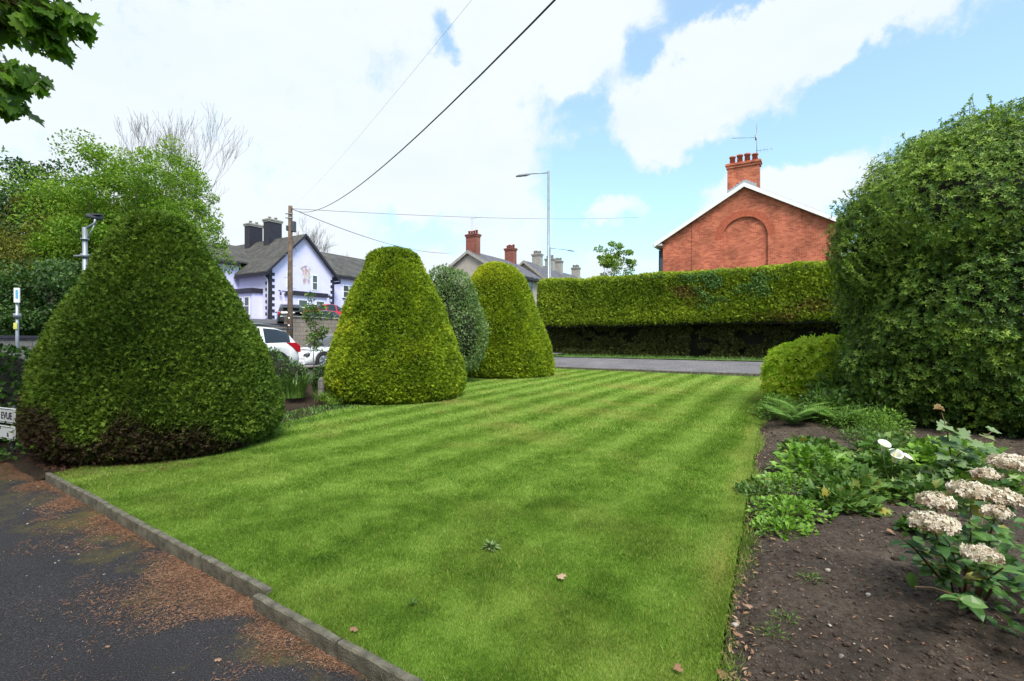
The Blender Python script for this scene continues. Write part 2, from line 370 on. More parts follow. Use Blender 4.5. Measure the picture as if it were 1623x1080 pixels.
MAT['goldyew'] = foliage('golden_yew_foliage', (.045, .09, .006), (.22, .31, .016), (.46, .54, .035), (.50, .50, .025), .25, .55, 1.4, spec=.2)
MAT['yewcore'] = simple('yew_inner_twigs', (.012, .013, .007), .95, 0, .4, 9)
MAT['hedge'] = foliage('hedge_foliage', (.045, .09, .006), (.19, .275, .016), (.40, .48, .04), (.17, .085, .035), .2, .55, .6, spec=.2)
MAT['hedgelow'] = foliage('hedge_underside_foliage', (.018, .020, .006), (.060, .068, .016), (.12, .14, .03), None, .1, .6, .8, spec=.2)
MAT['ivy'] = foliage('ivy_leaf', (.016, .050, .008), (.050, .120, .020), (.12, .22, .05), None, .15, .5, 2, spec=.2)
MAT['shrub'] = foliage('pittosporum_leaf', (.010, .034, .005), (.060, .138, .018), (.28, .41, .06), (.26, .38, .05), .25, .42, .9, spec=.25)
MAT['lime'] = foliage('light_green_leaf', (.18, .32, .016), (.38, .55, .035), (.52, .62, .06), (.60, .60, .10), .35, .45, 3, spec=.25)
MAT['silver'] = foliage('silver_green_leaf', (.07, .13, .04), (.18, .27, .10), (.34, .44, .22), None, .25, .5, 1.5, spec=.2)
MAT['perennial'] = foliage('perennial_leaf', (.028, .075, .014), (.075, .155, .028), (.16, .27, .05), (.30, .26, .04), .25, .42, 3)
MAT['brightcover'] = foliage('bright_ground_cover_leaf', (.06, .15, .015), (.14, .28, .03), (.24, .40, .06), None, .25, .45, 4)
MAT['fern'] = foliage('fern_frond', (.05, .13, .02), (.12, .24, .04), (.22, .36, .07), None, .3, .5, 3, spec=.2)
MAT['maple'] = foliage('maple_leaf', (.026, .070, .006), (.075, .165, .014), (.17, .30, .03), (.35, .12, .05), .5, .4, 1.5, 1.7)
MAT['sapling'] = foliage('sapling_leaf', (.05, .10, .04), (.12, .20, .08), (.22, .30, .15), (.30, .17, .07), .25, .5, 5, spec=.2)
MAT['tree_lime'] = foliage('spring_tree_leaf', (.05, .12, .008), (.13, .24, .02), (.28, .40, .05), (.34, .42, .07), .35, .5, .5, spec=.2)
MAT['tree_dark'] = foliage('dark_tree_leaf', (.015, .04, .008), (.04, .09, .018), (.09, .16, .03), None, .25, .5, .6)
MAT['tree_gold'] = foliage('golden_conifer_foliage', (.04, .05, .008), (.12, .13, .015), (.25, .25, .03), None, .2, .5, .6)
MAT['hydleaf'] = foliage('hydrangea_leaf', (.022, .065, .018), (.06, .14, .03), (.13, .24, .06), (.28, .25, .05), .25, .35, 6)
MAT['petal'] = foliage('dried_petal', (.40, .31, .23), (.70, .62, .52), (.90, .86, .78), (.34, .20, .12), .25, .7, 9, .8, spec=.15)
MAT['callapetal'] = foliage('calla_petal', (.82, .84, .80), (.88, .88, .85), (.92, .92, .90), None, .25, .4, 4, 1.0)
MAT['litter'] = foliage('needle_litter', (.07, .035, .022), (.18, .095, .06), (.32, .19, .12), None, 0, .85, 5, spec=.1)
MAT['deadleaf'] = foliage('dead_leaf', (.14, .07, .045), (.27, .15, .09), (.42, .29, .20), None, .1, .6, 9, spec=.15)
MAT['pebble'] = foliage('pebble', (.05, .045, .04), (.16, .14, .125), (.42, .39, .35), None, 0, .8, 9)
MAT['clod'] = foliage('soil_clod', (.025, .017, .012), (.06, .042, .032), (.11, .08, .06), None, 0, .95, 9)

# ------------------------------------------------------------ scattered leaves (numpy)
def nz(v): return v/np.maximum(np.linalg.norm(v, axis=-1, keepdims=True), 1e-9)
RH = (np.array([(0, 0, 0), (.42, .5, .06), (1, 0, -.04), (.42, -.5, .06)]), [np.array([[0, 1, 2, 3]])])
RH2 = (np.array([(0, 0, 0), (.45, .5, .12), (1, 0, -.06), (.45, -.5, .12), (.45, 0, 0)]), [np.array([[0, 4, 1], [1, 4, 2], [2, 4, 3], [3, 4, 0]])])
def fan_template(n=3, spread=.7, w=.3):
    V, F = [], []
    for i in range(n):
        a = (i-(n-1)/2)*spread; c, s = math.cos(a), math.sin(a); L = 1-.18*abs(i-(n-1)/2)
        b = len(V)
        for x, y, z in ((0, 0, 0), (.5*L, w/2, .08), (L, 0, -.05+.1*(i % 2)), (.5*L, -w/2, .08)): V.append((x*c-y*s, x*s+y*c, z+.05*(i % 2)))
        F.append([b, b+1, b+2, b+3])
    return np.array(V), [np.array(F)]
def whorl_template(n=6, w=.32, up=.35):
    V, F = [], []
    for i in range(n):
        a = i*2*math.pi/n+.3*math.sin(i*5); ca, sa = math.cos(a), math.sin(a); e = up+.25*math.sin(i*3.7)
        b = len(V)
        for l, y, z in ((0.05, 0, 0), (.5, w/2, .04), (1, 0, -.06), (.5, -w/2, .04)):
            zz, xx = l*math.cos(e), l*math.sin(e)   # template x = outward normal
            V.append((xx+z, zz*ca-y*sa, zz*sa+y*ca))
        F.append([b, b+1, b+2, b+3])
    return np.array(V), [np.array(F)]
MAPLE = [(0, 0), (-.08, .18), (-.30, .22), (-.22, .36), (-.10, .40), (-.02, .62), (.16, .50), (.28, .44), (.34, .62), (.52, .50), (.50, .34), (.70, .30), (.62, .16), (.80, .12), (1.0, 0)]
def maple_template():
    up = [(x*1.0, y, 0) for x, y in MAPLE]; dn = [(x, -y, 0) for x, y in MAPLE[1:-1][::-1]]
    pts = up+dn; V = [(p[0], p[1], .12*abs(p[1])-.10*p[0]**2) for p in pts]; V.append((.25, 0, .0)); c = len(V)-1; n = len(pts)
    return np.array(V), [np.array([[c, i, (i+1) % n] for i in range(n)])]
def frames(U, Nn):
    U = nz(U); Wd = nz(np.cross(Nn, U)); N2 = np.cross(U, Wd); return np.stack([U, Wd, N2], axis=2)
def scatter(name, tmpl, P, U, Nn, size, mat, parent=None, c0=None, c1=None, width=1.0, rnd=.5, extra=None):
    """template x along U, z along Nn"""
    V, F = tmpl; n = len(P); k = len(V)
    Rm = frames(U, Nn); sz = np.asarray(size)*np.ones(n)
    T = V[None, :, :]*np.array([1, width, 1])[None, None, :]
    Wv = np.einsum('nij,nkj->nki', Rm, T*np.ones((n, 1, 1)))*sz[:, None, None] + P[:, None, :]
    tr = rng.random(n)*rnd + (1-rnd)*.5 if c0 is None else np.clip(c0 + (rng.random(n)-.5)*rnd, 0, 1)
    al = np.zeros(n) if c1 is None else np.clip(c1, 0, 1)
    ti = np.stack([np.repeat(tr, k), np.repeat(al, k), np.zeros(n*k)], 1)
    VV = Wv.reshape(-1, 3); FF = [(f[None]+(np.arange(n)*k)[:, None, None]).reshape(-1, f.shape[1]) for f in F]
    mats = [mat]; mi = np.zeros(sum(len(f) for f in FF), int)
    if extra is not None:                     # (verts, faces list, material)
        ev, ef, em = extra; off = len(VV); VV = np.vstack([VV, ev]); ef = [f+off for f in ef]; FF = FF+ef
        mi = np.concatenate([mi, np.ones(sum(len(f) for f in ef), int)]); mats.append(em); ti = np.vstack([ti, np.tile([.3, 0, 0], (len(ev), 1))])
    return npmesh(name, VV, FF, mats, parent, ti, mi)
def rdir(n): return nz(rng.normal(size=(n, 3)))
def grid_faces(nu, nv, wrap=False):
    i = np.arange(nu-1)[:, None]; j = np.arange(nv if wrap else nv-1)[None, :]; j2 = (j+1) % nv
    a = i*nv+j; b = i*nv+j2; c = (i+1)*nv+j2; d = (i+1)*nv+j
    return np.stack([a, b, c, d], -1).reshape(-1, 4)

# ------------------------------------------------------------ the setting
def sheet(name, T, Sx, zf, mat, off, tint=None, world=False):
    """grid over two 1-D parameter arrays"""
    A, B = np.meshgrid(T, Sx, indexing='ij')
    if world: X, Y = A, B
    else: X, Y = A*RX+B*RY, A*RY-B*RX
    Z = zf(X, Y)+off; V = np.stack([X, Y, Z], -1).reshape(-1, 3)
    ti = None if tint is None else tint(X.ravel(), Y.ravel())
    o = npmesh(name, V, [grid_faces(len(T), len(Sx))], mat, None, ti, smooth=True); tag(o, kind='structure'); return o
T0 = np.concatenate([[-900, -300, -100, -50], np.arange(-20, 61, 1.0), [80, 150, 400, 1500]]); S0 = np.concatenate([[-1500, -400, -150, -80, -50], np.arange(-30, 31, 1.0), [50, 100, 300, 1200]])
sheet('ground', T0, S0, g, MAT['verge'], -.22)
def patch(name, c, nu, nv, zf, mat, off, tint=None, kind='structure', disp=None):
    """bilinear patch of four xy corners a,b (near) c,d (far)"""
    a, b, c2, d = [np.array(p, float) for p in c]
    u = np.linspace(0, 1, nu)[:, None, None]; v = np.linspace(0, 1, nv)[None, :, None]
    P = (a*(1-u)+b*u)*(1-v)+(d*(1-u)+c2*u)*v; X, Y = P[..., 0], P[..., 1]; Z = zf(X, Y)+off
    if disp is not None: Z = Z+disp(X, Y)
    V = np.stack([X, Y, Z], -1).reshape(-1, 3); ti = None if tint is None else tint(X.ravel(), Y.ravel())
    o = npmesh(name, V, [grid_faces(nu, nv)], mat, None, ti, smooth=True); tag(o, kind=kind); return o
KD = nz(np.array([5.17, -3.67])); KN = np.array([-KD[1], KD[0]])       # kerb line direction and its normal (towards the lawn)
def kdist(x, y): return (x+5.56)*KN[0]+(y-6.04)*KN[1]
def kp0(a, d): return (-5.56+KD[0]*a+KN[0]*d, 6.04+KD[1]*a+KN[1]*d)
LA, LB, LC, LDd = kp0(.05, .012), kp0(7.55, -.03), (9.1, 18.1), (0.0, 24.9)
EDGE = nz(np.array([LC[0]-LB[0], LC[1]-LB[1]])); EN = np.array([EDGE[1], -EDGE[0]])
def bedd(x, y): return (x-LB[0])*EN[0]+(y-LB[1])*EN[1]                  # >0 on the bed's side
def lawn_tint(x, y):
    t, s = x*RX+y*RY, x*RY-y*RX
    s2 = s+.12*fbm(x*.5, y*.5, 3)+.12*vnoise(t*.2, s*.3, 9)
    st = np.sin(s2*2*math.pi/.92)  # mown stripes: light reflected off bent grass, painted into the tint as bands
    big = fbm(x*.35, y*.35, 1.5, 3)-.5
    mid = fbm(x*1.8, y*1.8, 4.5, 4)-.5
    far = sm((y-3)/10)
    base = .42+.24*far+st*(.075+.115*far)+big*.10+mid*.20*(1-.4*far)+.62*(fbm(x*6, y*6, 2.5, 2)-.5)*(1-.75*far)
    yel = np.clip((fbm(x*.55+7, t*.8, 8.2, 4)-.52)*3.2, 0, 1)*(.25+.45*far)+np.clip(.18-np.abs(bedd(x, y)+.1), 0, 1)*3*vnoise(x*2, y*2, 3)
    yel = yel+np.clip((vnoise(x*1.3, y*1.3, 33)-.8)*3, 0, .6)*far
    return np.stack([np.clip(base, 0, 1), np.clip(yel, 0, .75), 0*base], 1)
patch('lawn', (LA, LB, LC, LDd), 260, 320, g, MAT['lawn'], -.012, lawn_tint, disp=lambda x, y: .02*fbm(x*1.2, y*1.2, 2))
# driveway in front of the camera
def drive_tint(x, y):
    d = -kdist(x, y); a = (x+5.56)*KD[0]+(y-6.04)*KD[1]
    near = np.exp(-np.clip(d-.05, 0, 9)/.42); left = np.exp(-np.clip(a+1.2, 0, 9)/1.5)*.25
    return np.stack([np.clip(.02+.36*near+left*.45, 0, 1), np.clip(.02+.26*np.exp(-np.clip(d-.3, 0, 9)/.6)+left, 0, 1), 0*d], 1)
KO = (-5.56, 6.04)
def kp(a, d, z=0): return (KO[0]+KD[0]*a+KN[0]*d, KO[1]+KD[1]*a+KN[1]*d)
patch('driveway', (kp(-9, -14), kp(16, -14), kp(16, .10), kp(-9, .10)), 220, 150, lambda x, y: 0*x-.085, MAT['asphalt'], 0, drive_tint, disp=lambda x, y: .012*fbm(x*.9, y*.9, 5))
# strip of earth under the clipped yews, and the flower bed
patch('planting_strip', (kp(-6.5, -.30), kp(.03, -.30), (.2, 24.6), ts(20, -14.2)), 80, 160, g, MAT['earth'], -.045, disp=lambda x, y: .03*fbm(x*4, y*4, 5)-.085*(1-sm((kdist(x, y)+.25)/.35)))
patch('flower_bed', ((.55, 1.58), (14, -6), (22, 12), (9.15, 18.0)), 420, 420, g, MAT['soil'], -.03,
      disp=lambda x, y: .13*(fbm(x*1.6, y*1.6, 6, 4)-.45)*sm(bedd(x, y)/.5+.1)+.05*(fbm(x*9, y*9, 7, 3)-.5)*sm(bedd(x, y)/.2)+.05*sm(bedd(x, y)/.6)-.03*np.exp(-((bedd(x, y)-.05)/.07)**2))
# drive beyond the lawn, verge in front of the hedge, road and footways
HN = np.array([.6, .8]); HD = np.array([.8, -.6])
def hp(a, n): return (HN[0]*n+HD[0]*a, HN[1]*n+HD[1]*a)
patch('side_drive', (hp(-24, 20.0), hp(9, 20.0), hp(9, 24.4), hp(-24, 24.4)), 80, 20, lambda x, y: .30+(.6*x+.8*y-20)/4.4*.36, MAT['drive'], 0)
patch('hedge_verge', (hp(-23.5, 24.35), hp(12, 24.35), hp(12, 29), hp(-23.5, 29)), 120, 12, lambda x, y: .66+0*x, MAT['verge'], .01, disp=lambda x, y: .05*fbm(x*3, y*3, 1))
bm = bmesh.new()
for k in range(30):
    a0 = -21+k*.95; P = [hp(a0, 19.86), hp(a0+.93, 19.86), hp(a0+.93, 19.98), hp(a0, 19.98)]; zc = .40
    prism(bm, P, 'z', zc-.3, zc+random.uniform(-.008, .008))
tag(bmobj('far_kerb', bm, MAT['concrete'], bevel=.008), kind='structure')
Tr = np.concatenate([[-60, -30], np.arange(-20, 50, 1.0), [60, 120]])
sheet('road', Tr, np.linspace(-21.2, -15.2, 9), g, MAT['road'], .0)
sheet('near_footway', Tr, np.linspace(-15.2, -13.4, 4), g, MAT['drive'], .10)
sheet('far_footway', Tr, np.linspace(-23.4, -21.2, 4), g, MAT['drive'], .10)
# car park behind the retaining wall, rising towards the lilac house
patch('car_park', (ts(9.5, -23.3), ts(60, -23.3), ts(60, -70), ts(9.5, -70)), 20, 40, lambda x, y: 2.0+np.clip((-(x*RY-y*RX)-23.3)/14, 0, 1)*1.30, MAT['road'], 0)

# ------------------------------------------------------------ kerb edging stones along the driveway
EG = 'concrete edging stones along the driveway'
def edging(a0, a1, off, zt, lab, tilt=0):
    L = a1-a0; bm = bmesh.new(); n = 14
    for i in range(n+1):
        pass
    # chamfered section lofted along the length with slightly worn top edges
    rings = []
    for i in range(n+1):
        x = L*i/n; w = random.uniform(-.0022, .0022); e = .005 if i in (0, n) else 0
        ch = random.uniform(.006, .014); sec = [(-.024+w+e, -.16), (.024+w-e, -.16), (.024+w-e, -ch-e), (.017+w, -e-random.uniform(0, .004)), (-.015+w, -e-random.uniform(0, .004)), (-.024+w+e, -ch-e)]
        rings.append([bm.verts.new((x, y, z)) for y, z in sec])
    for A, B in zip(rings, rings[1:]):
        for k in range(6): bm.faces.new((A[k], A[(k+1) % 6], B[(k+1) % 6], B[k]))
    bm.faces.new(rings[0][::-1]); bm.faces.new(rings[-1])
    o = bmobj('edging_stone', bm, MAT['concrete']); x, y = kp(a0, off)
    o.location = (x, y, zt); o.rotation_euler = (tilt, random.uniform(-.004, .004), math.atan2(KD[1], KD[0])+random.uniform(-.004, .004))
    tag(o, lab, 'edging stone', EG)
edging(0.0, .93, 0, .028, 'weathered concrete edging stone ending under the big left yew, farthest of the row')
edging(.945, 2.0, .004, .03, 'mossy grey edging stone second from the big yew')
edging(2.01, 3.06, 0, .03, 'mossy grey edging stone third from the big yew')
edging(3.075, 4.03, -.004, .032, 'grey edging stone before the short piece, litter piled against it')
edging(4.05, 4.48, .002, .034, 'short concrete edging piece just before the step in the kerb line')
edging(4.49, 4.93, .008, .032, 'short edging piece ending at the step in the kerb line')
edging(4.90, 5.73, -.058, .022, 'edging stone set forward of the line just past the step')
edging(5.745, 6.7, -.052, .020, 'pale edging stone at the bottom edge of the photo, nearest the camera')

# ------------------------------------------------------------ grass blades over the lawn
def in_poly(x, y, poly):
    ok = np.ones(len(x), bool); n = len(poly)
    for i in range(n):
        a, b = poly[i], poly[(i+1) % n]; ok &= ((b[0]-a[0])*(y-a[1])-(b[1]-a[1])*(x-a[0])) > 0
    return ok
def grass():
    Ps, Hs, Ws = [], [], []
    for (y0, y1, n, h, w) in ((1.6, 3.4, 210000, .019, .0032), (3.4, 5.2, 220000, .022, .0042), (5.2, 8.5, 230000, .027, .0065), (8.5, 14, 220000, .036, .011), (14, 25, 170000, .038, .02)):
        x = rng.uniform(-1.1*y1-.5, .62*y1+.3, n*2); y = rng.uniform(y0, y1, n*2)
        ok = in_poly(x, y, (LA, LB, LC, LDd)) & (np.abs(x) < 1.1*y+.4); x, y = x[ok][:n], y[ok][:n]
        Ps.append(np.stack([x, y, g(x, y)-.008+.02*fbm(x*1.2, y*1.2, 2)], 1)); Hs.append(h*rng.uniform(.55, 1.25, len(x))); Ws.append(np.full(len(x), w))
    # ragged edge over the soil
    n = 9000; a = rng.uniform(0, 1, n)**2*16; off = rng.normal(0, .045, n)+.05*np.sin(a*3)
    x, y = LB[0]+EDGE[0]*a+EN[0]*off, LB[1]+EDGE[1]*a+EN[1]*off
    Ps.append(np.stack([x, y, g(x, y)-.015], 1)); Hs.append(rng.uniform(.03, .065, n)); Ws.append(.004+.0006*a)
    n = 7000; a = rng.uniform(.1, 7, n); off = rng.uniform(.025, .08, n)-.05*(a > 4.95); x = KO[0]+KD[0]*a+KN[0]*off; y = KO[1]+KD[1]*a+KN[1]*off
    Ps.append(np.stack([x, y, g(x, y)-.012], 1)); Hs.append(rng.uniform(.03, .06, n)); Ws.append(np.full(n, .004))
    P = np.vstack(Ps); H = np.concatenate(Hs); Wd = np.concatenate(Ws)
    tuft = fbm(P[:, 0]*5, P[:, 1]*5, 3, 2); H = H*(.6+.9*tuft)
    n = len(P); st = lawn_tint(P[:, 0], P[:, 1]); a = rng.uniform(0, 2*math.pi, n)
    side = np.stack([np.cos(a), np.sin(a), 0*a], 1); lean = rng.normal(0, .38, (n, 2))
    # mown stripes: the blades themselves lie over, one way and then the other
    s_ = P[:, 0]*RY-P[:, 1]*RX; sg = np.sign(np.sin((s_+.12)*2*math.pi/.92)); lean = lean+np.stack([sg*RX, sg*RY], 1)*.14
    tip = np.stack([lean[:, 0], lean[:, 1], np.ones(n)], 1)*H[:, None]; tip[:, 2] *= .85
    V = np.stack([P-side*Wd[:, None]/2, P+side*Wd[:, None]/2, P+tip], 1).reshape(-1, 3)
    F = np.arange(3*n).reshape(-1, 3)
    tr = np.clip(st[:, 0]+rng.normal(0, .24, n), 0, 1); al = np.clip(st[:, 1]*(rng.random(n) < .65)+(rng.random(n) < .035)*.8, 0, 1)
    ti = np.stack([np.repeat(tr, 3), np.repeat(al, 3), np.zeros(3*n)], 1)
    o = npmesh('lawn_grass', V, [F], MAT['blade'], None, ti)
    tag(o, 'short mown grass blades covering the striped lawn', 'grass', kind='stuff')
grass()

# ------------------------------------------------------------ clipped yews
SPRIG = fan_template(3, .75, .3)
def yew(name, c, zb, prof, lean, mat, n, size, label, altf, lump=.05, cfun=None, group='clipped yew cones on the lawn', seed=0):
    """prof: list of (height, radius); lean: (dx,dy) of the axis at full height"""
    hs = np.array([p[0] for p in prof]); rs = np.array([p[1] for p in prof]); H = hs[-1]
    root = empty(name, (c[0], c[1], zb), 0, label, 'clipped yew', group)
    def surf(h, a, k=1.0):
        r = np.interp(h, hs, rs)*k; x = np.cos(a)*r; y = np.sin(a)*r
        d = lump*(fbm(x*1.6+seed, y*1.6, h*1.6, 3)-.5)*2*k
        r = r+d*(r > .02)+.035*(vnoise(x*5, y*5+seed, h*5)-.5)+.045*(vnoise(x*13, y*13+seed, h*17)-.5)*k**8
        return np.stack([np.cos(a)*r+lean[0]*h/H, np.sin(a)*r+lean[1]*h/H, h+.05*(vnoise(x*3, y*3, h*3+seed)-.5)], -1)
    # core hull
    hh = np.concatenate([np.linspace(0, H-.3, 24), np.linspace(H-.25, H, 8)]); aa = np.linspace(0, 2*math.pi, 48, endpoint=False)
    A, B = np.meshgrid(hh, aa, indexing='ij'); V = surf(A, B, .935); V[..., 2] -= .02
    core = (V.reshape(-1, 3), [grid_faces(len(hh), 48, True)], MAT['yewcore'])
    # sprigs by area
    hf = np.linspace(0, H, 400); rf = np.interp(hf, hs, rs); ds = np.hypot(np.gradient(hf), np.gradient(rf)); w = (rf+.03)*ds; cdf = np.cumsum(w)/w.sum()
    h = np.interp(rng.random(n), cdf, hf); a = rng.uniform(0, 2*math.pi, n)
    P = surf(h, a); e = 1e-2
    dh = surf(np.clip(h+e, 0, H), a)-surf(np.clip(h-e, 0, H), a); da = surf(h, a+e)-surf(h, a-e); Nn = nz(np.cross(da, dh)); Nn = np.where(np.isfinite(Nn), Nn, [0, 0, 1])
    out = np.stack([np.cos(a), np.sin(a), 0*a], 1); Nn = np.where((np.sum(Nn*out, 1) < -.2)[:, None], -Nn, Nn)
    flat = h > H-.08; Nn[flat] = nz(Nn[flat]*.3+np.array([0, 0, 1]))
    P = P + Nn*rng.normal(-.014, .025, n)[:, None]
    U = nz(Nn*.75+rdir(n)*.62+np.array([0, 0, .18])); nn = nz(rdir(n)+Nn*.6+np.array([0, 0, .5]))
    c0, c1 = altf(h/H, a, P, n)
    scatter('crown', SPRIG, P, U, nn, size*rng.uniform(.6, 1.35, n), mat, root, c0, c1, extra=core, rnd=.55)
    bm = bmesh.new(); tube(bm, [(0, 0, -.3), (.03, 0, .3), (lean[0]*.3, 0, H*.5)], [.16, .13, .07], 8); bmobj('trunk', bm, MAT['bark'], root)
    return root
def alt1(h, a, P, n):
    # brown, thin skirt at the foot on the driveway side
    edge = .07+.13*np.cos(a-3.9)+.22*(vnoise(P[:, 0]*2, P[:, 1]*2, P[:, 2]*2)-.5); dead = sm((edge-h)/.07+.5)*(rng.random(n) < .93)
    sp = (rng.random(n) < .02)*.0
    return np.clip(.38+.25*(fbm(P[:, 0], P[:, 1], P[:, 2])-.5)+.25*(rng.random(n) < .03), 0, 1), np.clip(dead+sp, 0, 1)*np.where(rng.random(n) < .5, 1, .85)
def alt2(h, a, P, n):
    e = vnoise(P[:, 0]*2.2, P[:, 1]*2.2, P[:, 2]*2.2)
    left = np.clip(-np.cos(a)*.6, 0, 1)
    return np.clip(.40+.5*(fbm(P[:, 0]*3, P[:, 1]*3, P[:, 2]*3)-.5)-.22*(h > .93), 0, 1), np.clip((left*e*.9-.15)*.8+.35*(e > .75), 0, .8)*(rng.random(n) < .6)*(h < .93)
def alt3(h, a, P, n):
    e = vnoise(P[:, 0]*3, P[:, 1]*3, P[:, 2]*3); top = sm((h-.68)/.28)
    return np.clip(.45+.4*(fbm(P[:, 0]*3, P[:, 1]*3, P[:, 2]*3)-.5), 0, 1), np.clip(top*(.25+.8*e)*(.7-.4*np.cos(a)), 0, .9)*(rng.random(n) < .8)+.2*e*(rng.random(n) < .3)
def prof(c, zb, px, sc):
    """(v, half width in px) -> (height above base, radius)"""
    return sorted([(max(0, 1.6-(v-540)*sc-zb), w*sc) for v, w in px])
s1 = 8/800
P1 = [(0, 1.28), (.12, 1.44), (.34, 1.57), (.6, 1.59), (.82, 1.55), (1.41, 1.41), (1.75, 1.27), (1.99, 1.14), (2.47, .91), (2.96, .66), (3.3, .49), (3.45, .34), (3.55, .06)]
yew('yew_cone', (-5.30, 7.78), 0, P1, (-.18, 0), MAT['yew'], 135000, .047, 'largest dark green clipped yew cone with brown skirt, beside the driveway kerb', alt1, .05)
s2 = 13.5/800
P2 = [(0, 1.5), (.15, 1.70), (.45, 1.78), (.9, 1.72), (1.5, 1.56), (2.1, 1.36), (2.6, 1.17), (3.1, .93), (3.4, .74), (3.55, .66), (3.75, .6), (3.88, .42), (3.95, .08)]
yew('yew_cone', (-3.05, 13.55), .10, P2, (-.14, 0), MAT['goldyew'], 88000, .062, 'middle yellow-green clipped yew cone with a small round cap on top', alt2, .09, seed=4)
P3 = [(0, 1.55), (.15, 1.78), (.5, 1.83), (1.1, 1.78), (1.9, 1.58), (2.6, 1.36), (3.2, 1.22), (3.7, 1.10), (4.0, .92), (4.25, .68), (4.4, .38), (4.46, .08)]
yew('yew_cone', (-.16, 20.1), .20, P3, (-.45, 0), MAT['goldyew'], 62000, .080, 'farthest clipped yew cone with golden flat-rounded top, beside the side drive', alt3, .05, seed=9)

# ------------------------------------------------------------ the long hedge across the drive
def hedge():
    root = empty('hedge', hp(1, 27)+(.65,), math.atan2(HD[1], HD[0]), 'long tall clipped conifer hedge with shaded hollow underneath, beyond the side drive', 'hedge')
    # local x along HD (right), local y away; a = 1 + x
    x0, x1 = -19.0, 9; zb = 1.72; ztop0, ztop1 = 4.58, 4.05
    def top(x): return np.interp(x, [-17.7, -3.5, 9], [4.62, 4.33, 4.05])+.16*(vnoise(x*.9, 2, 3)-.5)+.05*(vnoise(x*4, 2, 3)-.5)
    def bot(x): return 1.80+.10*(vnoise(x*.8, 1, 7)-.5)+.05*(vnoise(x*4, 1, 7)-.5)
    ys, yb = -1.0, 1.0
    def faceP(x, f, k=0):
        # f 0..1 up the face, bulging; 1..1.4 over the top
        tp, bt = top(x), bot(x)
        z = np.where(f < 1, bt+(tp-bt)*np.clip(f, 0, 1), tp+.03)
        y = np.where(f < 1, ys+.10*np.clip(f, 0, 1)+.16*sm((.12-f)/.12)+.35*sm((f-.93)/.07)*.5, ys+.27+(f-1)/.4*1.5)
        end = sm((x-x0)/1.1); y = y+(1-np.sqrt(np.clip(1-(1-np.clip((x-x0)/1.0, 0, 1))**2, 0, 1)))*1.0
        d = .13*(fbm(x*.7, z*.9, 3.3, 3)-.5)+.06*(vnoise(x*3.5, z*3.5, 1)-.5)
        return np.stack([x, y-d+k, z], -1)
    X = np.linspace(x0, x1, 140); F = np.concatenate([np.linspace(0, .93, 16), np.linspace(.95, 1.4, 8)]); A, B = np.meshgrid(X, F, indexing='ij')
    V = faceP(A, B, .10); V[..., 2] -= .05
    n = 62000; x = rng.uniform(x0, x1, n); f = np.where(rng.random(n) < .80, rng.random(n), 1+.4*rng.random(n)); P = faceP(x, f)
    Nn = np.where((f < .96)[:, None], np.array([0, -1, .15]), np.array([0, -.25, 1.0])); P = P+nz(Nn)*rng.normal(0, .03, n)[:, None]
    under = f < .03; P[under, 1] += rng.random(under.sum())*.8
    U = nz(nz(Nn)*.6+rdir(n)*.75+np.array([0, 0, .15])); nn = nz(rdir(n)+nz(Nn)*.7)
    br = np.clip((fbm(x*.35+5, P[:, 2]*1.0, 4.4, 3)-.56)*6, 0, 1)*np.exp(-((x+9.7)/1.5)**2)*(f < .75)*1.0
    br = np.maximum(br, np.clip((fbm(x*.6+2, P[:, 2]*1.6, 9.4, 3)-.5)*6, 0, 1)*np.exp(-((x+4.4)/1.6)**2)*(f < .6)*.8)
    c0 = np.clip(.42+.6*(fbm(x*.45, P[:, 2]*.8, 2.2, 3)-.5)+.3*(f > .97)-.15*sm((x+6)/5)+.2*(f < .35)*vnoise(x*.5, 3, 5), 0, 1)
    scatter('clipped_foliage', SPRIG, P, U, nn, .115*rng.uniform(.6, 1.3, n), MAT['hedge'], root, c0, br*(rng.random(n) < .75), rnd=.55, extra=(V.reshape(-1, 3), [grid_faces(len(X), len(F))], MAT['yewcore']))
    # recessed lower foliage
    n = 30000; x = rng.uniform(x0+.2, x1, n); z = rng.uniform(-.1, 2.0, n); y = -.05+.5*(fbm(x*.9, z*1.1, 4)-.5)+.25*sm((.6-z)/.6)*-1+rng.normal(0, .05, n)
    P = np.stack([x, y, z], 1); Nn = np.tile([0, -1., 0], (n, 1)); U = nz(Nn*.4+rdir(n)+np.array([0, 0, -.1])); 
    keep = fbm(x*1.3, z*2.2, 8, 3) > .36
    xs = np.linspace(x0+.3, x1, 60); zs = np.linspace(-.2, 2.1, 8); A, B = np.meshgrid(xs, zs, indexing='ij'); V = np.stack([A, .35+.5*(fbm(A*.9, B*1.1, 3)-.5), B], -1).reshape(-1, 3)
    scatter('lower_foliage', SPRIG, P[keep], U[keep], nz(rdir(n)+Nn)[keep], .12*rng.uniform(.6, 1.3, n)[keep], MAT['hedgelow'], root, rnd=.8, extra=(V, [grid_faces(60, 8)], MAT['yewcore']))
    # ivy patches growing through the face
    Q = []
    for cx, cf, rx, rf, m in ((-8.2, .62, .9, .36, 900), (-6.8, .80, 1.5, .22, 1100), (-9.6, .95, 2.0, .05, 350), (-5.9, .62, .5, .2, 300), (-8.5, .9, 1.2, .12, 300)):
        Q.append(np.stack([rng.normal(cx, rx*.5, m), rng.normal(cf, rf*.5, m)], 1))
    Q = np.vstack(Q); Q[:, 1] = np.clip(Q[:, 1], .08, 1.02); n = len(Q); P = faceP(Q[:, 0], Q[:, 1]); P[:, 1] -= .05+rng.random(n)*.08
    keep = fbm(Q[:, 0]*1.5, P[:, 2]*2, 6, 3) > .43
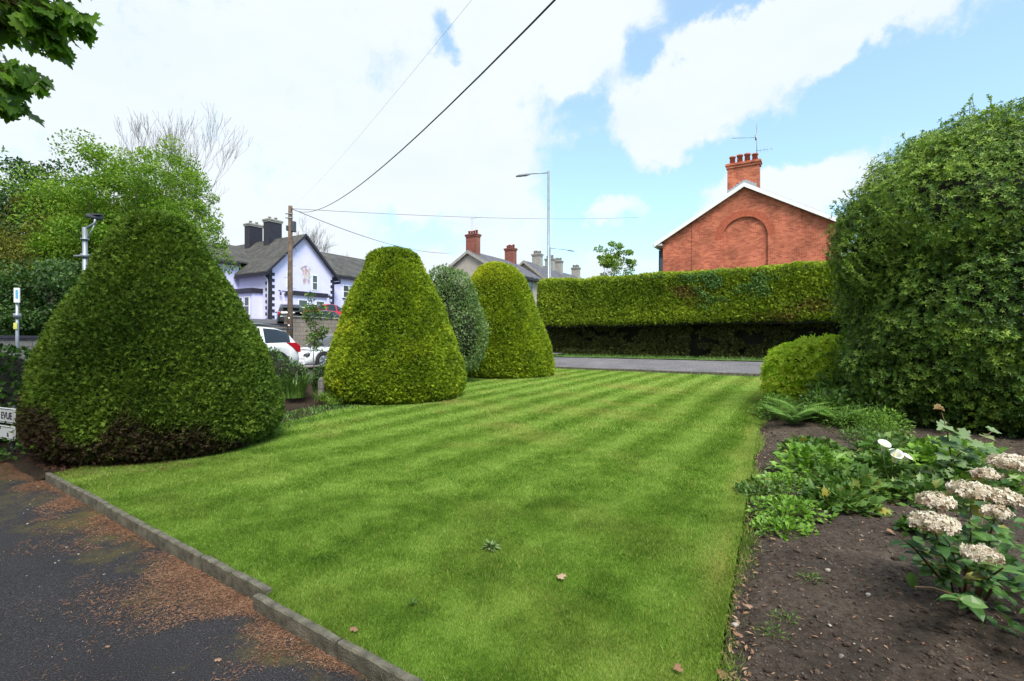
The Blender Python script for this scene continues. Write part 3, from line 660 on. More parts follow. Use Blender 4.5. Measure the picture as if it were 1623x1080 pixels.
    U = nz(rdir(n)+np.array([0, -.2, -.6])); scatter('ivy', RH2, P[keep], U[keep], nz(rdir(n)*.5+np.array([0, -1, .3]))[keep], .10*rng.uniform(.6, 1.2, n)[keep], MAT['ivy'], root, width=.85, rnd=.9)
    bm = bmesh.new()
    for k in range(22):
        xx = x0+.8+k*1.25+random.uniform(-.2, .2); tube(bm, [(xx, .75, -.3), (xx+random.uniform(-.1, .1), .7, 1.0), (xx, .6, 2.6)], [.09, .07, .05], 6)
    bmobj('stems', bm, MAT['brownstem'], root)
hedge()
# weeds at the hedge foot
n = 5000; a = rng.uniform(-20, 8, n); d = rng.uniform(24.5, 26.2, n); P = np.stack([HN[0]*d+HD[0]*a, HN[1]*d+HD[1]*a, np.full(n, .68)], 1)
U = nz(rdir(n)*.6+np.array([0, 0, 1])); o = scatter('verge_grass', RH, P, U, rdir(n), rng.uniform(.08, .22, n), MAT['perennial'], None, rnd=.8, width=.12)
tag(o, 'rough grass and weeds along the foot of the tall hedge', 'grass', kind='stuff')

# ------------------------------------------------------------ broadleaf shrubs and trees
def blob_crown(name, lobes, n, tmpl, size, mat, parent, width=1, sun=None, corek=.74, rnd=.6, shell=.12, alt=0.0, core=True, outw=.5, upw=.2, cb=.35):
    """lobes: list of (cx,cy,cz,rx,ry,rz) in local space"""
    Lb = np.array(lobes, float); area = (Lb[:, 3]*Lb[:, 5]+Lb[:, 4]*Lb[:, 5]+Lb[:, 3]*Lb[:, 4]); k = rng.choice(len(Lb), n, p=area/area.sum())
    D = rdir(n); c = Lb[k, :3]; r = Lb[k, 3:]
    lump = 1+.16*(fbm(D[:, 0]*2.2+k*3.1, D[:, 1]*2.2, D[:, 2]*2.2, 3)-.5)*2
    rr = lump*(1-np.abs(rng.normal(0, shell, n))+.04*rng.normal(size=n)); P = c+D*r*rr[:, None]
    ins = np.zeros(n, bool)                     # drop leaves buried in another lobe
    for i in range(len(Lb)):
        q = (P-Lb[i, :3])/Lb[i, 3:]; ins |= (np.sum(q*q, 1) < .70) & (k != i)
    P, D = P[~ins], D[~ins]; m = len(P)
    U = nz(D*outw+rdir(m)*.6+np.array([0, 0, upw])); nn = nz(rdir(m)+D*.4+np.array([0, 0, .5]))
    ex = None
    if core:
        VV, FF, off = [], [], 0
        for i in range(len(Lb)):
            th = np.linspace(0, math.pi, 12); ph = np.linspace(0, 2*math.pi, 16, endpoint=False); A, B = np.meshgrid(th, ph, indexing='ij')
            Dd = np.stack([np.sin(A)*np.cos(B), np.sin(A)*np.sin(B), np.cos(A)], -1); l = 1+.16*(fbm(Dd[..., 0]*2.2+i*3.1, Dd[..., 1]*2.2, Dd[..., 2]*2.2, 3)-.5)*2
            VV.append((Lb[i, :3]+Dd*Lb[i, 3:]*(l*corek)[..., None]).reshape(-1, 3)); FF.append(grid_faces(12, 16, True)+off); off += 192
        ex = (np.vstack(VV), [np.vstack(FF)], MAT['yewcore'])
    c0 = np.clip(cb+.5*(fbm(P[:, 0]*2, P[:, 1]*2, P[:, 2]*2, 2)-.5), 0, 1)
    return scatter(name, tmpl, P, U, nn, size*rng.uniform(.6, 1.3, m), mat, parent, c0, (rng.random(m) < alt)*rng.random(m), width=width, rnd=rnd, extra=ex)
WH = whorl_template(6, .34, .45)
# --- the big rounded shrub on the right
def big_shrub():
    root = empty('shrub', (8.35, 9.0, .02), 0, 'huge dark evergreen shrub with small glossy leaves filling the right side', 'shrub')
    lobes = [(.1, 0, 2.1, 2.2, 2.2, 2.2), (-.2, -.1, 3.7, 2.0, 1.9, 1.6), (.3, .0, 4.4, 1.6, 1.6, 1.25), (-1.2, .2, 3.3, 1.15, 1.1, 1.1), (1.6, .2, 3.6, 1.7, 1.6, 1.6), (-.55, .0, 1.2, 1.65, 1.6, 1.35), (1.6, .3, 1.4, 2.2, 2.0, 1.8), (.6, -.4, 1.0, 1.8, 1.7, 1.4), (3.0, .6, 2.4, 1.8, 1.7, 2.0), (-.6, -.3, 4.3, .9, .9, .8), (1.1, -.3, 4.9, .8, .8, .6)]
    Lb = np.array(lobes); n = 150000
    area = Lb[:, 3]*Lb[:, 5]; k = rng.choice(len(Lb), n, p=area/area.sum()); D = rdir(n)
    lump = 1+.20*(fbm(D[:, 0]*3+k*3.1, D[:, 1]*3, D[:, 2]*3, 3)-.5)*2
    P = Lb[k, :3]+D*Lb[k, 3:]*(lump*(1-np.abs(rng.normal(0, .06, n))+.035*rng.normal(size=n)))[:, None]
    ins = np.zeros(n, bool)
    for i in range(len(Lb)):
        q = (P-Lb[i, :3])/Lb[i, 3:]; ins |= (np.sum(q*q, 1) < .56) & (k != i)
    ok = ~ins & (P[:, 2] > .05); P, D = P[ok], D[ok]; m = len(P)
    U = nz(D*.9+rdir(m)*.55+np.array([0, 0, .25])); nn = nz(rdir(m))
    # whorl template's x axis is its outward axis
    VV, FF, off = [], [], 0
    for i in range(len(Lb)):
        th = np.linspace(0, math.pi, 14); ph = np.linspace(0, 2*math.pi, 20, endpoint=False); A, B = np.meshgrid(th, ph, indexing='ij')
        Dd = np.stack([np.sin(A)*np.cos(B), np.sin(A)*np.sin(B), np.cos(A)], -1); l = 1+.20*(fbm(Dd[..., 0]*3+i*3.1, Dd[..., 1]*3, Dd[..., 2]*3, 3)-.5)*2
        VV.append((Lb[i, :3]+Dd*Lb[i, 3:]*(l*.70)[..., None]).reshape(-1, 3)); FF.append(grid_faces(14, 20, True)+off); off += 280
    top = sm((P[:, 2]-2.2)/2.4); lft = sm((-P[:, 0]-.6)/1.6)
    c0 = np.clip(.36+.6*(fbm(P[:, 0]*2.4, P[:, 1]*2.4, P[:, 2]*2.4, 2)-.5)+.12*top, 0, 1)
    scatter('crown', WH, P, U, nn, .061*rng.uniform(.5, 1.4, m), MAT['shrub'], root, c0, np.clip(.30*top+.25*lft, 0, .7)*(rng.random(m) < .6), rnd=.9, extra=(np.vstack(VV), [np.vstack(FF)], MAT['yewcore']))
    # loose new shoots standing out of the outline
    bm = bmesh.new(); PP, UU = [], []
    def shoot(p, d, L):
        p = Vector(p); d = Vector(d).normalized(); pts = [p]; nseg = 6
        for i in range(nseg):
            d = (d+Vector((random.uniform(-.12, .12), random.uniform(-.12, .12), .08))).normalized(); p = p+d*L/nseg; pts.append(p)
        tube(bm, pts, [.007*(1-i/(nseg+1)) + .0015 for i in range(nseg+1)], 4, False)
        for j in range(int(L/.018)):
            f = j*.028/L; q = pts[min(int(f*nseg), nseg-1)].lerp(pts[min(int(f*nseg)+1, nseg)], f*nseg % 1)
            dd = (d*.7+Vector((random.gauss(0, 1), random.gauss(0, 1), random.gauss(0, .7))).normalized()).normalized(); PP.append(q); UU.append(dd)
    spots = [((x_+.15, -.7, 4.9+.35*math.sin(x_*5)), (.05+.1*x_, -.1, 1), random.uniform(.5, .85)) for x_ in (-1.0, -.8, -.6, -.45, -.2, 0, .2, .4, .65, .9, 1.2, 1.5, 1.9)]
    spots += [((-1.9-.12*math.sin(z_*7), -.4+.3*math.sin(z_*3), z_), (-1, -.2, .35+.25*(z_-2.6)), random.uniform(.45, .8)) for z_ in (2.5, 2.7, 2.9, 3.1, 3.25, 3.4, 3.55, 3.7)]+[((-1.35, -.6, 4.2), (-.6, -.2, 1), .7), ((-1.5, -.5, 4.0), (-.7, -.2, .9), .7), ((-1.15, -.6, 4.5), (-.4, -.2, 1), .7)]
    spots += [((-1.9, -.2, 3.5), (-.9, -.2, .7), .85), ((-2.0, -.3, 3.2), (-1, -.2, .45), .9), ((-2.0, 0, 3.0), (-1, -.2, .3), .85), ((-2.1, -.3, 2.75), (-1, -.3, .25), .75), ((-1.9, -.4, 3.0), (-1, -.1, .55), .75), ((-1.7, -.5, 3.8), (-.7, -.3, .9), .7), ((-1.5, -.6, 4.1), (-.5, -.3, 1), .65), ((-1.2, -.7, 4.3), (-.3, -.3, 1), .55), ((-2.05, 0, 2.5), (-1, -.2, .1), .5)]
    for p, d, L in spots:
        for r in range(3): shoot((p[0]+random.uniform(-.18, .18), p[1]+random.uniform(-.2, .2), p[2]-.25), (d[0]+random.uniform(-.2, .2), d[1]+random.uniform(-.2, .2), d[2]), L*random.uniform(.6, 1.05))
    for i in range(330):
        d = rdir(1)[0]; d[2] = abs(d[2])*.8+.05; L = Lb[random.choice((0, 1, 2, 3, 4, 5))]; shoot(L[:3]+d*L[3:]*.93, (d[0], d[1], d[2]+.7), random.uniform(.22, .5))
    bmobj('branches', bm, MAT['stem'], root); PP = np.array([tuple(p) for p in PP]); UU = np.array([tuple(u) for u in UU]); n = len(PP)
    scatter('shoot_leaves', RH2, PP, UU, nz(rdir(n)+np.array([0, 0, 1])), .055*rng.uniform(.6, 1.3, n), MAT['shrub'], root, np.full(n, .6), .7*(rng.random(n) < .6), width=.42)
    bm = bmesh.new()
    for a in range(7): tube(bm, [(random.uniform(-.3, .3), random.uniform(-.3, .3), -.2), (math.cos(a)*.5, math.sin(a)*.5, 1.2), (math.cos(a)*1.3, math.sin(a)*1.3, 3)], [.07, .05, .02], 6)
    bmobj('stems', bm, MAT['bark'], root)
big_shrub()
def shrub(label, loc, lobes, n, tmpl, size, mat, cat='shrub', **k):
    root = empty(k.pop('name', 'shrub'), loc, 0, label, cat, k.pop('group', None)); blob_crown('foliage', lobes, n, tmpl, size, mat, root, **k)
    bm = bmesh.new()
    for i in range(4): tube(bm, [(random.uniform(-.05, .05), random.uniform(-.05, .05), -.1), (random.uniform(-.2, .2), random.uniform(-.2, .2), lobes[0][2])], [.025, .01], 5)
    bmobj('stems', bm, MAT['bark'], root); return root
shrub('bright yellow-green leafy shrub against the left foot of the huge evergreen', (6.65, 11.3, .1), [(0, 0, .75, .93, .9, .80), (.45, -.1, .95, .75, .7, .65), (-.35, -.2, .55, .6, .6, .55), (.7, 0, .7, .8, .8, .8)], 17000, whorl_template(5, .36, .6), .085, MAT['lime'], alt=.25, upw=.5, corek=.6, cb=.62)
shrub('silvery green bush between the middle and farthest yew cones', (-2.2, 17.2, .35), [(0, 0, 1.6, .95, .9, 1.9), (.2, .1, 2.6, .8, .7, 1.1), (-.45, 0, 2.3, .75, .7, 1.2), (.55, -.1, 1.5, .8, .7, 1.3), (-.15, 0, 3.1, .6, .5, .7)], 30000, RH2, .095, MAT['silver'], width=.42, shell=.12, corek=.6)
shrub('dark glossy bush around the street name sign at the left edge', (-8.7, 8.3, -.05), [(0, 0, .7, .95, .8, .85), (.5, -.1, .45, .6, .45, .55), (-.6, -.2, .9, .8, .7, .75), (.1, .2, 1.0, .7, .6, .55), (-1.4, 0, .8, 1, .8, .9)], 7500, RH2, .095, MAT['ivy'], width=.62, shell=.1, alt=0, rnd=.9)
shrub('low dark green bush in front of the telegraph pole, left of the sword-leaved clump', (-6.15, 13.4, .25), [(0, 0, .45, .5, .45, .5), (-.35, .1, .75, .38, .35, .45), (.3, .1, .4, .4, .4, .4)], 2600, RH2, .075, MAT['perennial'], width=.5, corek=.75, shell=.2)
shrub('dark leafy bush beside the left foot of the middle yew', (-4.85, 13.6, .2), [(0, 0, .40, .45, .4, .42), (.35, .2, .5, .4, .4, .45)], 2200, RH2, .08, MAT['ivy'], width=.5, corek=.75, shell=.2)

def branches(root_pt, direction, length, radius, depth, spread, segs, out, tips, up=.1, kids=(2, 4), shrink=.68):
    p = Vector(root_pt); d = Vector(direction).normalized(); n = segs; pts = [p.copy()]; rs = [radius]
    for i in range(n):
        d = (d+Vector((random.gauss(0, .09), random.gauss(0, .09), up*.35))).normalized(); p = p+d*length/n; pts.append(p.copy()); rs.append(radius*(1-.45*(i+1)/n))
    out.append((pts, rs))
    if depth == 0: tips.append((p.copy(), d.copy())); return
    for k in range(random.randint(*kids)):
        i = random.randint(max(1, n//2), n) if k else n
        a = random.uniform(0, 2*math.pi); o = d.orthogonal().normalized(); o2 = d.cross(o); nd = (d+(o*math.cos(a)+o2*math.sin(a))*spread*random.uniform(.6, 1.25)+Vector((0, 0, up))).normalized()
        branches(pts[i], nd, length*shrink*random.uniform(.75, 1.15), rs[i]*.72, depth-1, spread, max(3, segs-1), out, tips, up, kids, shrink)
def branch_mesh(name, out, mat, parent, rmin=.004):
    bm = bmesh.new()
    for pts, rs in out: tube(bm, pts, [max(r, rmin) for r in rs], 6 if rs[0] > .05 else 3 if rs[0] < .02 else 4, False)
    return bmobj(name, bm, mat, parent, smooth=True)
def tree(label, loc, H, trunk_h, crown, n, leaf, mat, width=.6, tr=.22, cat='tree', name='tree', group=None, clumps=60, tmpl=RH, core=0, cs=.33, cut=None, shape=None):
    """crown: (cx,cy,cz,rx,ry,rz) local; leaves hang in many clumps spread through the crown"""
    root = empty(name, loc, 0, label, cat, group); c = np.array(crown[:3]); r = np.array(crown[3:])
    bm = bmesh.new(); top = Vector(c)+Vector((0, 0, r[2]*.3)); tube(bm, [(0, 0, -.4), (random.uniform(-.1, .1), 0, trunk_h*.6), tuple((Vector((0, 0, trunk_h))+top)*.5), tuple(top)], [tr, tr*.8, tr*.5, tr*.15], 8)
    D = rdir(clumps); C = c+D*r*(rng.random(clumps)**.45)[:, None]*1.0; C[:, 2] = np.maximum(C[:, 2], c[2]-r[2])
    if shape: C = shape(C)
    for q in C[::2]:
        a = Vector((0, 0, trunk_h*random.uniform(.7, 1))).lerp(top, random.uniform(0, .6)); q = Vector(q); mid = a.lerp(q, .5)+Vector((0, 0, -.06*(q-a).length)); tube(bm, [a, mid, q], [tr*.22, tr*.12, .008], 4, False)
    bmobj('trunk', bm, MAT['bark'], root, smooth=True)
    k = rng.integers(0, clumps, n); cr = (cs*r.mean())*rng.uniform(.55, 1.3, clumps); d = rdir(n); P = C[k]+d*(cr[k]*rng.random(n)**.35)[:, None]*np.array([1, 1, .7])
    if cut is not None: ok = cut(P+np.array(loc)); P, d, k = P[ok], d[ok], k[ok]
    m = len(P); U = nz(d*.5+rdir(m)*.7+np.array([0, 0, -.05])); c0 = np.clip(.3+.35*rng.random(clumps)[k]+.15*d[:, 2], 0, 1)
    scatter('crown', tmpl, P, U, nz(rdir(m)+np.array([0, 0, .8])), leaf*rng.uniform(.6, 1.3, m), mat, root, c0, .6*(rng.random(m) < .15), width=width, rnd=.4)
    return root
tree('bright spring-green tree rising behind the largest yew', (-19.9, 25.5, 1.2), 11, 2.5, (.0, 0, 5.6, 3.9, 3.4, 5.3), 75000, .135, MAT['tree_lime'], clumps=130, cs=.24)
tree('tall narrow light green treetop left of the bare tree', (-20.0, 28, 1.2), 12, 4, (.6, 0, 7.6, 2.9, 1.8, 4.6), 17000, .14, MAT['tree_lime'], clumps=95, cs=.17)
tree('thin light green young tree in front of the tall bare tree', (-16.6, 26, 1.2), 8, 2, (-.2, 0, 4.0, 1.9, 1.7, 3.9), 10000, .14, MAT['tree_lime'], clumps=55, cs=.24)
tree('dark green broad tree at the far left edge', (-27.6, 28, 1.2), 11, 3, (0, 0, 6.0, 4.8, 4, 4.8), 26000, .22, MAT['tree_dark'], clumps=75, cs=.3)
tree('golden brown conifer left of the bright green tree', (-23.0, 24.0, 1.0), 8, 1, (0, 0, 3.8, 2.4, 2.2, 3.9), 20000, .2, MAT['tree_gold'], width=.3, clumps=50, cs=.33)
tree('dark green bush rising over the left boundary wall', (-18.4, 20.2, 1.0), 4, .8, (0, 0, 2.0, 2.4, 1.6, 2.2), 16000, .16, MAT['tree_dark'], clumps=50, cs=.34)
tree('mid green bush over the boundary wall at the left frame edge', (-21.5, 19.8, 1.0), 4, .8, (-.5, 0, 1.6, 2.2, 1.6, 2.1), 13000, .16, MAT['tree_lime'], clumps=40, cs=.34)
tree('small leafy treetop showing over the hedge left of the brick house', (7.9, 39, .6), 8, 4, (0, 0, 6.9, 1.7, 1.4, 1.7), 3600, .17, MAT['tree_lime'], clumps=34, cs=.2, tr=.09)
tree('slender sapling with pale leaves in front of the retaining wall', (-5.95, 15.3, .45), 3, 1.0, (.0, 0, 1.75, .42, .3, 1.25), 1300, .085, MAT['perennial'], width=.55, tr=.02, clumps=24, cs=.28)
def bare_tree(label, loc, H, r0, stems, depth, spread, up, seed, group='bare trees in the background'):
    random.seed(seed); root = empty('bare_tree', loc, 0, label, 'tree', group); out, tips = [], []
    for i in range(stems):
        a = i*2.4; branches((0, 0, -.5), (math.cos(a)*.09, math.sin(a)*.09, 1), H*.42, r0*random.uniform(.7, 1), depth, spread, 7, out, tips, up, (3, 4), .66)
    branch_mesh('trunk', out[:stems], MAT['barebark'], root); branch_mesh('branches', out[stems:], MAT['barebark'], root, .009)
bare_tree('tall leafless tree rising between the largest yew and the lilac house', (-29.9, 44, 1.0), 21.0, .18, 3, 5, .33, .23, 5)
bare_tree('leafless small tree behind the roof of the lilac house', (-25.5, 64, 3.0), 12.5, .16, 3, 5, .55, .15, 8)
random.seed(21)
# --- maple overhanging the driveway on the left (its branch tips reach into the picture)
def maple():
    root = empty('maple_tree', (-9.5, 3.0, -.08), 0, 'maple tree whose dark green branch tips hang into the top left corner', 'tree'); out, tips = [], []
    bm = bmesh.new(); tube(bm, [(0, 0, -.3), (.1, .05, 1.5), (.25, .2, 3.2), (.3, .3, 5.5), (.2, .2, 8)], [.30, .26, .2, .14, .05], 12)
    tube(bm, [(.2, .15, 3.0), (1.5, .6, 4.2), (3.2, 1.1, 4.9), (4.5, 1.4, 5.0)], [.12, .08, .045, .012], 7); tube(bm, [(.22, .15, 2.7), (1.6, .9, 3.6), (3.2, 1.5, 4.15), (4.5, 1.55, 4.15)], [.10, .06, .035, .010], 7)
    tube(bm, [(.2, .2, 4), (-1.5, 1.5, 6), (-2.5, 2, 6.6)], [.1, .05, .01], 6); tube(bm, [(.2, .2, 4.4), (1.5, -1.8, 6), (2.5, -2.6, 6.8)], [.1, .05, .01], 6)
    bmobj('trunk', bm, MAT['bark'], root, smooth=True)
    # fine foliage clusters of the two visible branch ends (local coordinates)
    Ps = []
    def cluster(c, r, m): Ps.append(np.array(c)+rdir(m)*np.array(r)*(rng.random(m)**.5)[:, None])
    for c, r, m in (((5.05, 1.5, 4.70), (.45, .3, .22), 170), ((5.38, 1.5, 4.50), (.30, .25, .16), 95), ((4.75, 1.5, 4.55), (.4, .3, .2), 90), ((5.2, 1.4, 4.95), (.5, .3, .14), 90), ((5.62, 1.5, 4.58), (.13, .2, .12), 16), ((5.66, 1.5, 4.86), (.14, .2, .06), 8), ((5.4, 1.5, 4.30), (.18, .15, .06), 16),
                    ((4.85, 1.5, 4.10), (.36, .25, .12), 80), ((5.12, 1.5, 3.98), (.20, .2, .08), 26), ((4.85, 1.5, 3.85), (.28, .2, .12), 55), ((5.30, 1.5, 3.96), (.06, .1, .05), 4), ((5.05, 1.5, 3.76), (.14, .15, .06), 12), ((4.6, 1.5, 3.95), (.25, .2, .2), 50)):
        cluster(c, r, m)
    P = np.vstack(Ps); n = len(P); 
    tw = bmesh.new()
    for q in P[::3]:
        b = Vector((4.3, 1.4, 4.95 if q[2] > 4.25 else 4.12)); q = Vector(q); tube(tw, [b.lerp(q, .45)+Vector((0, 0, .05)), b.lerp(q, .8), q], [.006, .004, .002], 3, False)
    bmobj('twigs', tw, MAT['brownstem'], root)
    U = nz(rdir(n)*.45+np.array([.35, 0, -.75])); nn = nz(rdir(n)*.75+np.array([.2, -.2, .9]))
    scatter('branch_leaves', maple_template(), P, U, nn, .125*rng.uniform(.7, 1.2, n), MAT['maple'], root, rnd=.9)
    # the rest of the crown, above and to the left of the picture
    n = 4200; C = np.array([.2, -.8, 6.6])+rdir(70)*np.array([4.3, 4.3, 2.2])*(rng.random(70)**.4)[:, None]; k = rng.integers(0, 70, n); P = C[k]+rdir(n)*(.9*rng.random(n)**.4)[:, None]
    Wp = P+np.array([-9.5, 3.0, -.08]); vis = (Wp[:, 1] > .2) & (np.abs(Wp[:, 0]/np.maximum(Wp[:, 1], .1)) < 1.12) & ((Wp[:, 2]-1.6)/np.maximum(Wp[:, 1], .1) < .76); P = P[~vis]; n = len(P)
    scatter('crown', maple_template(), P, nz(rdir(n)+np.array([0, 0, -.4])), nz(rdir(n)+np.array([0, 0, 1.4])), .24*rng.uniform(.7, 1.2, n), MAT['maple'], root)
maple()

# ------------------------------------------------------------ buildings (local x along the road, local y away across it)
def frame_mesh(name, boxes, mat, parent, o, ux, n, bevel=0):
    """boxes in (along, out, up) around o"""
    bm = bmesh.new()
    for b in boxes: box(bm, *b)
    ux, n = Vector(ux), Vector(n); Mx = Matrix(((ux.x, n.x, 0, o[0]), (ux.y, n.y, 0, o[1]), (ux.z, n.z, 1, o[2]), (0, 0, 0, 1)))
    bmesh.ops.transform(bm, matrix=Mx, verts=bm.verts); return bmobj(name, bm, mat, parent, bevel=bevel)
def window(parent, o, ux, n, w, h, fmat='white', sill='black', f=.07, mid=True, mull=0, surround=None):
    B = [(-w/2, -w/2+f, -.03, .035, 0, h), (w/2-f, w/2, -.03, .035, 0, h), (-w/2+f, w/2-f, -.03, .035, 0, f), (-w/2+f, w/2-f, -.03, .035, h-f, h)]
    if mid: B.append((-w/2+f, w/2-f, -.03, .03, h*.5-f*.4, h*.5+f*.4))
    for k in range(mull):
        x = -w/2+w*(k+1)/(mull+1); B.append((x-f/2, x+f/2, -.03, .028, f, h-f))
    wn = frame_mesh('window', B, MAT[fmat], parent, o, ux, n)
    frame_mesh('pane', [(-w/2+f*.5, w/2-f*.5, -.02, .008, f*.5, h-f*.5)], MAT['glass'], wn, o, ux, n)
    if sill: frame_mesh('sill', [(-w/2-.08, w/2+.08, -.03, .10, -.10, -.003)], MAT[sill], wn, o, ux, n)
    # a blind or curtain behind the upper half, seen through the glass as a pale band
    return wn
def gable_roof(parent, x0, x1, y0, y1, ze, zr, mat, axis='x', oh=.25, th=.12, verge=.1, name='roof'):
    """axis: direction of the ridge"""
    bm = bmesh.new(); m = (y0+y1)/2 if axis == 'x' else (x0+x1)/2
    a0, a1 = (y0, y1) if axis == 'x' else (x0, x1); k = (zr-ze)/(m-a0)
    A = [(a0-oh, ze-oh*k), (m, zr), (a1+oh, ze-oh*k), (a1+oh, ze-oh*k+th), (m, zr+th), (a0-oh, ze-oh*k+th)]
    if axis == 'x': prism(bm, A, 'x', x0-verge, x1+verge)
    else: prism(bm, A, 'y', y0-verge, y1+verge)
    return bmobj(name, bm, mat, parent)
def chimney(parent, x, y, z0, z1, wx, wy, mat, potmat, npots, along='x', pot_r=.13, pot_h=.4, cap=True, capmat=None):
    bm = bmesh.new(); box(bm, x-wx/2, x+wx/2, y-wy/2, y+wy/2, z0, z1-.30)
    ch = bmobj('chimney', bm, mat, parent)
    bm = bmesh.new(); box(bm, x-wx/2-.06, x+wx/2+.06, y-wy/2-.06, y+wy/2+.06, z1-.298, z1-.15); box(bm, x-wx/2-.11, x+wx/2+.11, y-wy/2-.11, y+wy/2+.11, z1-.148, z1-.04); box(bm, x-wx/2-.05, x+wx/2+.05, y-wy/2-.05, y+wy/2+.05, z1-.038, z1)
    bmobj('chimney_cap', bm, capmat or mat, ch)
    for k in range(npots):
        f = (k+.5)/npots-.5; px, py = (x+f*wx*.95, y) if along == 'x' else (x, y+f*wy*.95); hh = pot_h*random.uniform(.85, 1.15)
        bm = bmesh.new(); tube(bm, [(px, py, z1), (px, py, z1+hh*.8), (px, py, z1+hh*.82), (px, py, z1+hh)], [pot_r, pot_r*.85, pot_r*1.1, pot_r*1.1], 12); bmobj('chimney_pot', bm, potmat, ch)
    return ch
def part(name, mat, parent, *boxes, bevel=0):
    bm = bmesh.new()
    for b in boxes: box(bm, *b)
    return bmobj(name, bm, mat, parent, bevel=bevel)
def bld(name, t, d, z, label, cat='house', group=None):
    x, y = ts(t, -d); return empty(name, (x, y, z), ROT, label, cat, group)

# --- the lilac house. origin at its near corner: local x 0..6.6 gable width, y depth
def lilac():
    r = bld('rendered_house', 25.9, 40, 3.3, 'lilac painted house with black quoins, slate roof and two black chimneys'); zb = -.6
    ze, zr, wd = 4.5, 7.85, 6.7; md = wd/2
    bm = bmesh.new(); prism(bm, [(0, zb), (wd, zb), (wd, ze), (md, zr), (0, ze)], 'y', 0, 12); bmobj('wall', bm, MAT['lilac'], r)
    bm = bmesh.new(); box(bm, -12, -.003, 4.5, 10.5, zb, 5.45); prism(bm, [(4.5, 5.45), (10.5, 5.45), (7.5, 7.2)], 'x', -12, -.003); bmobj('wing_wall', bm, MAT['lilac'], r)
    bm = bmesh.new(); box(bm, wd+.003, 15, 1.0, 8, zb, 4.95); prism(bm, [(1, 4.95), (8, 4.95), (4.5, 7.45)], 'x', wd+.003, 15); bmobj('wing_wall', bm, MAT['lilac'], r)
    rf = gable_roof(r, 0, wd, 0, 12, ze, zr, MAT['slate'], 'y', .42, .10, .38)
    gable_roof(r, -12, 1.6, 4.5, 10.5, 5.45, 7.2, MAT['slate'], 'x', .4, .12, .1); gable_roof(r, wd-1.2, 15, 1.0, 8, 4.95, 7.45, MAT['slate'], 'x', .3, .12, .1)
    k = (zr-ze)/md
    bm = bmesh.new()       # bargeboards on the gable
    for s in (-1, 1):
        P = [(md, zr+.11), (md+s*(md+.45), zr+.11-k*(md+.45)), (md+s*(md+.45), zr-.16-k*(md+.45)), (md, zr-.16)]
        prism(bm, P if s > 0 else P[::-1], 'y', -.43, -.385)
    bmobj('bargeboard', bm, MAT['black'], r)
    for q in ((-.52, -.40, -.36, 4.4, ze-.72, ze-.52), (wd+.40, wd+.52, -.36, .7, ze-.72, ze-.52), (-12, -.55, 4.0, 4.12, 5.02, 5.2), (wd+.55, 15, .60, .72, 4.5, 4.68)): part('gutter', MAT['black'], r, q)
    for q in ((-.395, -.02, -.30, 4.4, ze-.62, ze-.40), (-12, -.05, 4.13, 4.49, 5.0, 5.25), (wd+.05, 15, .73, .99, 4.52, 4.75)): part('fascia', MAT['black'], r, q)
    for side in (0, 1):      # quoins, alternately long and short
        bm = bmesh.new(); z = zb; i = 0
        while z < ze-.35:
            L, S2 = (.50, .27) if i % 2 else (.27, .50)
            if side == 0: box(bm, -.03, L, -.03, -.002, z, z+.262); box(bm, -.03, -.002, -.002, S2, z, z+.262)
            else: box(bm, wd-L*.8, wd+.03, -.03, -.002, z, z+.262)
            z += .2621; i += 1
        bmobj('quoin', bm, MAT['black'], r)
    part('plinth', MAT['black'], r, (-.045, wd+.045, -.045, -.031, zb, .12), (-.045, -.031, -.03, 4.4, zb, .12))
    for cx, cy, z0, z1 in ((md, 4.6, 7.0, 9.8), (md, 7.7, 7.0, 9.75)):
        c = chimney(r, cx, cy, z0, z1, 1.35, .85, MAT['black'], MAT['greypot'], 2, 'x', .14, .28, capmat=MAT['greychimney'])
    # gable windows, ground-floor bay with its black lead roof
    window(r, (4.55, -.002, 2.95), (1, 0, 0), (0, -1, 0), .62, 1.42, sill=None); window(r, (1.95, -.002, 2.95), (1, 0, 0), (0, -1, 0), .62, 1.42, sill=None)
    part('bay_wall', MAT['lilac'], r, (1.55, 5.0, -1.15, -.002, zb, 2.25)); part('bay_roof', MAT['black'], r, (1.40, 5.15, -1.35, -.002, 2.25, 2.42), (1.5, 5.05, -1.25, -.002, 2.423, 2.62), bevel=.03)
    window(r, (4.25, -1.152, .55), (1, 0, 0), (0, -1, 0), .95, 1.35); window(r, (2.45, -1.152, .55), (1, 0, 0), (0, -1, 0), .95, 1.35)
    part('bay_wall', MAT['lilac'], r, (-.9, -.002, 1.0, 4.2, zb, 2.35)); part('bay_roof', MAT['black'], r, (-1.1, -.002, .85, 4.35, 2.35, 2.75), bevel=.04)
    window(r, (-.902, 1.75, .45), (0, -1, 0), (-1, 0, 0), .75, 1.6); window(r, (-.902, 2.75, .45), (0, -1, 0), (-1, 0, 0), .75, 1.6)
    window(r, (-2.0, 4.498, 3.3), (1, 0, 0), (0, -1, 0), .8, 1.5); window(r, (-6.0, 4.498, 3.3), (1, 0, 0), (0, -1, 0), .8, 1.5)
    for x in (9.0, 12.4): window(r, (x, .998, 2.6), (1, 0, 0), (0, -1, 0), .75, 1.3); window(r, (x, .998, .2), (1, 0, 0), (0, -1, 0), .75, 1.3)
    bm = bmesh.new(); tube(bm, [(-.46, .32, ze-.62), (-.3, .2, ze-.75), (-.07, .12, ze-1.0), (-.07, .12, zb)], .045, 8); bmobj('downpipe', bm, MAT['white'], r)
